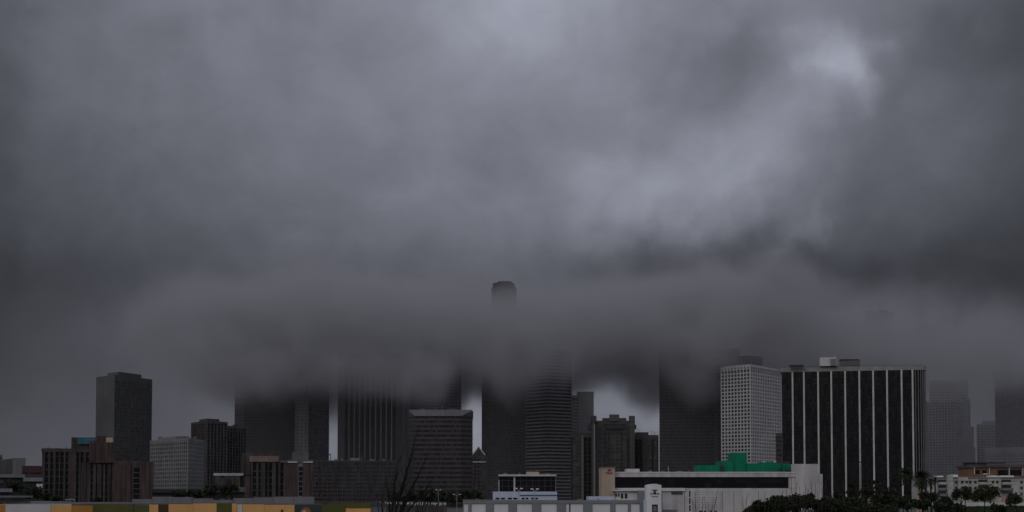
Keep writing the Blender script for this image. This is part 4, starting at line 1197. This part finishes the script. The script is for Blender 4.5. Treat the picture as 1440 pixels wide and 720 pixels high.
# dark shrub bank in the foreground (1060-1240)
rnd = random.Random(9)
bk = [(1078, 701, 20), (1100, 695, 22), (1122, 692, 22), (1140, 694, 18), (1158, 699, 20), (1180, 703, 20), (1203, 705, 18), (1226, 706, 20), (1060, 708, 18), (1250, 709, 16)]
where = ['second from the left', 'next left of the crest', 'on the crest', 'just right of the crest', 'under the warehouse stepped corner', 'below the pink building left end',
         'below the pink building middle', 'below the pink building right end', 'at its left tail', 'at its right tail']
for i, (px_, pt, rp) in enumerate(bk):
    leafy('shrub', 'dense dark shrub of the foreground bank, ' + where[i], 'shrub', px_, pt, 150 + (i % 3) * 4, rp, 'leaf', 3000, .75, 'shrubs of the dark foreground bank', seed=80 + i, size=.22, trunkr=.06)


def bare(name, label, base, tips, r0, mat='bark', seed=1, twigs=14, group=None, spread=.35, tl=.25):
    """multi-stemmed leafless plant: base point, list of tip points"""
    rnd = random.Random(seed); b = Vector(base)
    t = thing(name, label, 'tree' if 'tree' in name else 'shrub', tuple(b), group)
    tr, tw = MB(), MB()
    for tip in tips:
        tip = Vector(tip); L = (tip - b).length
        c1 = b.lerp(tip, .35) + Vector((rnd.uniform(-.05, .05) * L, rnd.uniform(-.05, .05) * L, .03 * L))
        c2 = b.lerp(tip, .7) + Vector((rnd.uniform(-.05, .05) * L, rnd.uniform(-.05, .05) * L, .03 * L))
        pts = []
        for k in range(9):
            f_ = k / 8; pts.append(((1 - f_) ** 3) * b + 3 * f_ * (1 - f_) ** 2 * c1 + 3 * f_ * f_ * (1 - f_) * c2 + f_ ** 3 * tip)
        for k in range(1, 8): pts[k] += Vector((rnd.uniform(-1, 1), 0, rnd.uniform(-1, 1))) * L * .008
        rs = [r0 * (1 - .85 * k / 8) for k in range(9)]
        tr.tube([tuple(p) for p in pts], rs, 5)
        for j in range(twigs):
            f_ = rnd.uniform(.25, .97); k = int(f_ * 8); p = pts[k].lerp(pts[min(k + 1, 8)], f_ * 8 - k)
            dirn = (pts[min(k + 1, 8)] - pts[k]).normalized() if k < 8 else (tip - b).normalized()
            dv = (dirn + Vector((rnd.uniform(-1, 1), rnd.uniform(-1, 1), rnd.uniform(-.2, .6))) * .75).normalized()
            ll = L * tl * (1.15 - f_) * rnd.uniform(.6, 1.3); e_ = p + dv * ll; m2 = p.lerp(e_, .5) + Vector((rnd.uniform(-1, 1), 0, rnd.uniform(-1, 1))) * ll * .08
            r_ = r0 * .28 * (1.1 - f_)
            tw.tube([tuple(p), tuple(m2), tuple(e_)], [r_, r_ * .7, r_ * .35], 4)
            for q in range(2):
                g_ = rnd.uniform(.3, .9); s_ = p.lerp(e_, g_); dd = (dv + Vector((rnd.uniform(-1, 1), rnd.uniform(-1, 1), rnd.uniform(-.3, .8)))).normalized()
                tw.tube([tuple(s_), tuple(s_ + dd * ll * .45)], [r_ * .5, r_ * .25], 3)
    tr.build('trunk', M[mat], t); tw.build('twig', M[mat], t, kind='stuff')
    return t


d = 60
pp = lambda a, b, dd=60: tuple(P(a, b, dd))
bx = P(552, 722, d); base = (bx.x, d, 3.2)
t = bare('bare_tree', 'leafless black tree with slanting stems in front of the ribbed tower and brown block', (P(549, 760, d).x, d, CAM_Z - 1.6),
         [pp(590, 598), pp(583, 632), pp(600, 640), pp(568, 625), pp(556, 655), pp(542, 668), pp(612, 668), pp(596, 655)], .06, seed=12, twigs=13, tl=.20)
tr = MB(); q = P(549, 760, d); tr.tube([(q.x - .1, d, 0), (q.x, d, CAM_Z - 1.58)], [.16, .055], 7); tr.build('lower_trunk', M['bark'], t)
d = 66
t = bare('bare_tree', 'smaller leafless sapling with upright twigs right of the slanting bare tree', (P(592, 740, d).x, d, CAM_Z - 1.3),
         [pp(603, 668, d), pp(590, 676, d), pp(612, 680, d), pp(583, 690, d)], .03, seed=14, twigs=9, tl=.22)
tr = MB(); q = P(592, 740, d); tr.tube([(q.x, d, 0), (q.x, d, CAM_Z - 1.28)], [.1, .035], 6); tr.build('lower_trunk', M['bark'], t)
t = bare('bare_tree', 'thin leafless sapling rising before the low dark office block', (P(536, 745, d).x, d, CAM_Z - 1.5),
         [pp(533, 672, d), pp(541, 660, d), pp(528, 690, d)], .025, seed=15, twigs=9, tl=.2)
tr = MB(); q = P(536, 745, d); tr.tube([(q.x, d, 0), (q.x, d, CAM_Z - 1.48)], [.08, .028], 6); tr.build('lower_trunk', M['bark'], t)

GB = 'leafless shrubs against the white warehouse wall'
specs = [
    (999, [(1010, 687), (1004, 700), (990, 698), (995, 705)], 'reddish leafless shrub with one long arching cane before the warehouse windows', 'twig'),
    (985, [(978, 692), (988, 700), (974, 703)], 'grey leafless shrub with curling twigs by the small vertical windows', 'bark'),
    (1045, [(1052, 694), (1044, 700), (1058, 703)], 'leafless shrub leaning right before the plain warehouse wall', 'twig'),
    (1062, [(1076, 691), (1070, 700), (1083, 704)], 'leafless shrub with slanting canes at the left of the dark bank', 'twig'),
    (1109, [(1113, 672), (1106, 682), (1121, 678), (1100, 692)], 'tall leafless shrub where the ribbon window ends', 'bark'),
    (1128, [(1131, 670), (1124, 684), (1137, 688)], 'upright leafless shrub in front of the tall white end block', 'twig'),
    (1141, [(1140, 674), (1147, 680), (1134, 686)], 'forked leafless shrub near the white block step', 'bark'),
    (1153, [(1155, 678), (1149, 686), (1160, 690)], 'reddish leafless shrub at the warehouse right corner', 'twig'),
]
for i, (bpx, tips, lab, m_) in enumerate(specs):
    d = 140
    g0 = Hh(X(bpx, d), d)
    bare('bare_shrub', lab, (X(bpx, d), d, min(g0, CAM_Z - 1.5)), [pp(a, b, d) for a, b in tips], .085, m_, 30 + i, 12, GB, tl=.24)

# grass on the right bank
def grass(name, label, pxa, pxb, d0, d1, n, h, seed):
    rnd = random.Random(seed); mb = MB()
    for k in range(n):
        dd = rnd.uniform(d0, d1); x = rnd.uniform(X(pxa, dd), X(pxb, dd)); z = Hh(x, dd)
        hh = h * rnd.uniform(.5, 1.3); w = rnd.uniform(.1, .25); a = rnd.uniform(0, 6.28)
        mb.add([(x - w * math.cos(a), dd - w * math.sin(a), z - .05), (x + w * math.cos(a), dd + w * math.sin(a), z - .05), (x + rnd.uniform(-.2, .2), dd + rnd.uniform(-.2, .2), z + hh)], [(0, 1, 2)])
    o = mb.build(name, M['grassg'], None, kind='stuff'); o['label'] = label; o['category'] = 'grass'
M['grassg'] = leafmat('grass_blades', (.016, .026, .008), (.030, .045, .014))
grass('grass', 'green grass on the rise in front of the pale apartments', 1320, 1470, 430, 560, 14000, .45, 1)
grass('grass', 'green grass on the bank below the graffiti wall', 523, 652, 255, 300, 9000, .4, 2)

scr = [(1172, 701, 16, 'at the warehouse corner'), (1190, 698, 14, 'behind the foreground bank, left'), (1208, 700, 15, 'around the foot of the tall lamp'), (1226, 696, 16, 'below the tallest narrow tree'),
       (1246, 694, 17, 'below the broad dark tree'), (1264, 700, 15, 'in front of the blue car street'), (1282, 701, 14, 'between the two big palms'), (1300, 703, 14, 'at the foot of the largest palm'),
       (1322, 706, 14, 'beside the garden wall left end'), (1346, 709, 12, 'at the foot of the dark rounded tree'), (1404, 709, 12, 'right of the bushy olive tree')]
for i, (px_, pt, rp, lab) in enumerate(scr):
    leafy('shrub', 'rough dark scrub ' + lab, 'shrub', px_, pt, 300 + (i % 4) * 18, rp, 'leaf', 1500, .6, 'dark scrub at the foot of the striped slab', seed=140 + i, size=.45, trunkr=.06)

for i, (bpx, tips, lab) in enumerate([
        (1176, [(1172, 676), (1180, 684), (1166, 690)], 'thin leafless shrub sticking up from the scrub beside the warehouse corner'),
        (1203, [(1200, 668), (1206, 680), (1196, 688)], 'tall thin leafless shrub just left of the tall lamp'),
        (1228, [(1222, 672), (1236, 678), (1230, 684)], 'leafless shrub poking above the scrub right of the tall lamp'),
        (1250, [(1246, 680), (1257, 684)], 'small leafless shrub among the scrub left of the further palm'),
        (1336, [(1331, 688), (1342, 693)], 'leafless shrub by the apartment garden wall')]):
    d = 300
    bare('bare_shrub', lab, (X(bpx, d), d, CAM_Z - 2.5), [pp(a, b, d) for a, b in tips], .13, 'bark', 60 + i, 12, 'leafless shrubs in the dark scrub', tl=.3)

# rooftop clutter
def clutter(owner_label, specs, d, pyr, mat='midgrey'):
    own = [o for o in bpy.data.objects if o.get('label') == owner_label][0]
    for a, b, pt in specs:
        if b - a < .9:
            p0 = P(a, pyr, d + 6); MB().tube([(p0.x, d + 6, Z(pyr, d) - .6), (p0.x, d + 6, Z(pt, d + 6))], [.13, .08]).build('mast', M['steel'], own)
        else:
            MB().prism(foot2(a, b, d + 6, 4), Z(pyr, d) + .01, Z(pt, d + 6)).build('roof_unit', M[mat], own)
clutter('long low dark office block with fine window rows below the ribbed tower', [(470, 474, 645.5), (480, 482, 645), (520, 526, 645.8), (538, 541, 645), (508, 508.4, 639)], 1050, 647.8)
clutter('dark brown banded office block with a flaring grey roof fascia', [(590, 597, 574.2), (612, 614, 573.5), (630, 641, 574.5), (622, 622.4, 569)], 1150, 577.3, 'charcoal')
clutter('reddish brown concrete complex with vertical slots and a rooftop sign at left', [(66, 70, 629.3), (78, 84, 629.8), (92, 94, 629), (87, 87.4, 625)], 760, 632)
clutter('large off-white warehouse with a long black ribbon window and pale parapet', [(912, 917, 661.8), (930, 933, 662), (951, 960, 662.3), (968, 969, 661), (940, 940.4, 656)], 350, 664)
clutter('low grey storage building with a row of white wall panels in the foreground', [(668, 674, 701.6), (812, 818, 702), (840, 842, 701.2)], 200, 703.6)
clutter('pale hotel slab with small square windows beside the green-grey tower', [(222, 228, 614), (262, 266, 613.4), (272, 276, 614.5)], 1100, 616)
clutter('dark glazed pavilion with a flat pale roof on a blue-white base behind the storage building', [(708, 713, 665.4), (768, 773, 665.6), (730, 731.5, 664.8)], 245, 667.2)

# tall lamp before the slab, power cable, cars
d = 430
l = thing('street_lamp', 'tall black lamp with a flat head in front of the striped slab', 'street lamp', (X(1210, d), d, 0), 'lamps along the streets')
x = X(1209.5, d)
MB().tube([(x, d, 0), (x, d, Z(652, d))], [.12, .08]).build('pole', M['black_metal'], l)
MB().box(x - .55, x + .45, d - .3, d + .3, Z(650.8, d), Z(649, d)).build('lamp_head', M['black_metal'], l)
u = thing('power_line', 'thin power cable strung past the apartments on two poles', 'power line', (X(1380, 500), 500, 0))
for px_ in (1292.5, 1475):
    x = X(px_, 500); MB().tube([(x, 500, 0), (x, 500, Z(673, 500))], [.16, .11]).build('pole', M['bark'], u)
mb = MB(); 
for off in (0,):
    pts = [(X(1292.5 + 182.5 * k / 12, 500), 500, Z(675.5 + 1.4 * math.sin(math.pi * k / 12), 500)) for k in range(13)]
    mb.tube(pts, [.07] * 13, 4)
mb.build('cable', M['black_metal'], u)


def car(label, px, d, mat, turn=0.0, group='vehicles on the street'):
    x = X(px, d); g0 = max(Hh(x, d), 0) + .1
    c = thing('parked_car', label, 'car', (x, d, g0), group)
    prof = [(-2.2, .35), (-2.2, .8), (-1.7, .92), (-1.1, .98), (-.6, 1.42), (.9, 1.45), (1.5, 1.02), (2.15, .92), (2.25, .4)]
    n = len(prof); W_ = .86
    mb = MB(); mb.add([(x + a, d - W_, g0 + b) for a, b in prof] + [(x + a, d + W_, g0 + b) for a, b in prof],
                      [tuple(range(n))[::-1], tuple(range(n, 2 * n))] + [(k, (k + 1) % n, n + (k + 1) % n, n + k) for k in range(n)])
    mb.build('body', M[mat], c)
    MB().prism([(x - .75, d - .9), (x + 1.1, d - .9), (x + 1.1, d + .9), (x - .75, d + .9)], g0 + 1.02, g0 + 1.34, top=[(x - .5, d - .88), (x + .85, d - .88), (x + .85, d + .88), (x - .5, d + .88)]).build('window', M['g_black'], c)
    for a in (-1.4, 1.4):
        for s in (-1, 1):
            MB().tube([(x + a, d + s * .7, g0 + .32), (x + a, d + s * .9, g0 + .32)], [.32, .32], 12).build('wheel', M['tyre'], c)
car('blue car among the dark trees at the foot of the striped slab', 1261, 812, 'blue_car')
car('white car behind the blue one, nearer the palms', 1291, 818, 'white_car')
car('white car on the street close to the warehouse corner', 1163, 818, 'white_car')

# ------------------------------------------------------------------ low cloud that swallows the towers
def cloud():
    mb = MB(); mb.box(-1350, 1350, 1415, 2650, -4, 330)
    m = bpy.data.materials.new('low_cloud'); m.use_nodes = True; N, L = m.node_tree.nodes, m.node_tree.links; N.clear()
    def mth(op, a, b=None, c=None):
        n = N.new('ShaderNodeMath'); n.operation = op
        for i, v in enumerate((a, b, c)):
            if v is None: continue
            if isinstance(v, (int, float)): n.inputs[i].default_value = v
            else: L.new(v, n.inputs[i])
        return n.outputs[0]
    def sm(v, lo, hi, a=0.0, b=1.0):
        n = N.new('ShaderNodeMapRange'); n.interpolation_type = 'SMOOTHSTEP'; L.new(v, n.inputs[0])
        for i, q in enumerate((lo, hi, a, b)):
            n.inputs[1 + i].default_value = q
        return n.outputs[0]
    t = N.new('ShaderNodeTexCoord'); s = N.new('ShaderNodeSeparateXYZ'); L.new(t.outputs['Object'], s.inputs[0])
    n1 = N.new('ShaderNodeTexNoise'); n1.inputs['Scale'].default_value = 1 / 150; n1.inputs['Detail'].default_value = 4.0; n1.inputs['Roughness'].default_value = .6; n1.inputs['Distortion'].default_value = .6
    L.new(t.outputs['Object'], n1.inputs['Vector'])
    nz = mth('SUBTRACT', n1.outputs['Fac'], .5)
    mp = N.new('ShaderNodeMapping'); mp.inputs['Scale'].default_value = (1 / 230, 1 / 700, 0); mp.inputs['Location'].default_value = (2.3, 0, 0)
    L.new(t.outputs['Object'], mp.inputs['Vector'])
    n3 = N.new('ShaderNodeTexNoise'); n3.inputs['Scale'].default_value = 1.0; n3.inputs['Detail'].default_value = 4.0; n3.inputs['Roughness'].default_value = .5
    L.new(mp.outputs[0], n3.inputs['Vector'])
    topo = mth('SUBTRACT', n3.outputs['Fac'], .5)
    # cloud base height along the bank (x in metres)
    mr = N.new('ShaderNodeMapRange'); mr.inputs[1].default_value = -700; mr.inputs[2].default_value = 700; L.new(s.outputs[0], mr.inputs[0])
    r = N.new('ShaderNodeValToRGB'); L.new(mr.outputs[0], r.inputs[0]); r.color_ramp.interpolation = 'EASE'
    BASE = [(-700, 175), (-460, 165), (-350, 140), (-300, 128), (-250, 130), (-200, 136), (-130, 140), (-80, 142), (-52, 164), (-32, 158), (-8, 138), (58, 136), (85, 164), (128, 178), (160, 176), (178, 160), (205, 142), (250, 158), (330, 178), (480, 165), (700, 165)]
    els = r.color_ramp.elements
    while len(els) > 1: els.remove(els[-1])
    for i, (x, h) in enumerate(BASE):
        p = (x + 700) / 1400; e = els[0] if i == 0 else els.new(p); e.position = p; v = h / 300; e.color = (v, v, v, 1)
    zb = mth('MULTIPLY', r.outputs[0], 300.0)
    up = mth('SUBTRACT', mth('ADD', s.outputs[2], mth('ADD', mth('MULTIPLY', nz, 115.0), mth('MULTIPLY', topo, 30.0))), zb)
    lower = sm(up, -26, 44)
    # cloud top, rising away from the viewer and towards the right
    topz = mth('ADD', mth('MULTIPLY', topo, 200.0), mth('ADD', mth('MULTIPLY', s.outputs[1], .146), mth('ADD', 13.0, mth('ADD', sm(s.outputs[0], 120, 420, 0, 14), sm(s.outputs[0], 340, 430, 0, -46)))))
    dn = mth('SUBTRACT', mth('SUBTRACT', topz, s.outputs[2]), mth('MULTIPLY', nz, 120.0))
    upper = sm(dn, -36, 80)
    near = sm(s.outputs[1], 1420, 1480)
    far = sm(s.outputs[1], 2050, 2250, 1, 0)
    dens = mth('MULTIPLY', mth('MULTIPLY', lower, upper), mth('MULTIPLY', near, far))
    n2 = N.new('ShaderNodeTexNoise'); n2.inputs['Scale'].default_value = 1 / 70; n2.inputs['Detail'].default_value = 3.0
    L.new(t.outputs['Object'], n2.inputs['Vector'])
    dens = mth('MULTIPLY', dens, sm(n2.outputs['Fac'], .40, .60, .08, 1.9))
    dens = mth('MULTIPLY', dens, mth('MULTIPLY', sm(s.outputs[0], -500, -290, .01, 1), sm(s.outputs[0], 400, 540, 1, .32)))
    dens = mth('MULTIPLY', dens, .019)
    dens = mth('ADD', dens, mth('MULTIPLY', sm(s.outputs[2], 60, 320, 1, 0), .00038))
    pv = N.new('ShaderNodeVolumePrincipled'); pv.inputs['Color'].default_value = (.59, .583, .597, 1); pv.inputs['Anisotropy'].default_value = .1
    L.new(dens, pv.inputs['Density'])
    out = N.new('ShaderNodeOutputMaterial'); L.new(pv.outputs[0], out.inputs['Volume'])
    o = mb.build('low_cloud', m, None, kind='stuff')
    o['label'] = 'low grey cloud bank hiding the upper floors of the towers'
cloud()
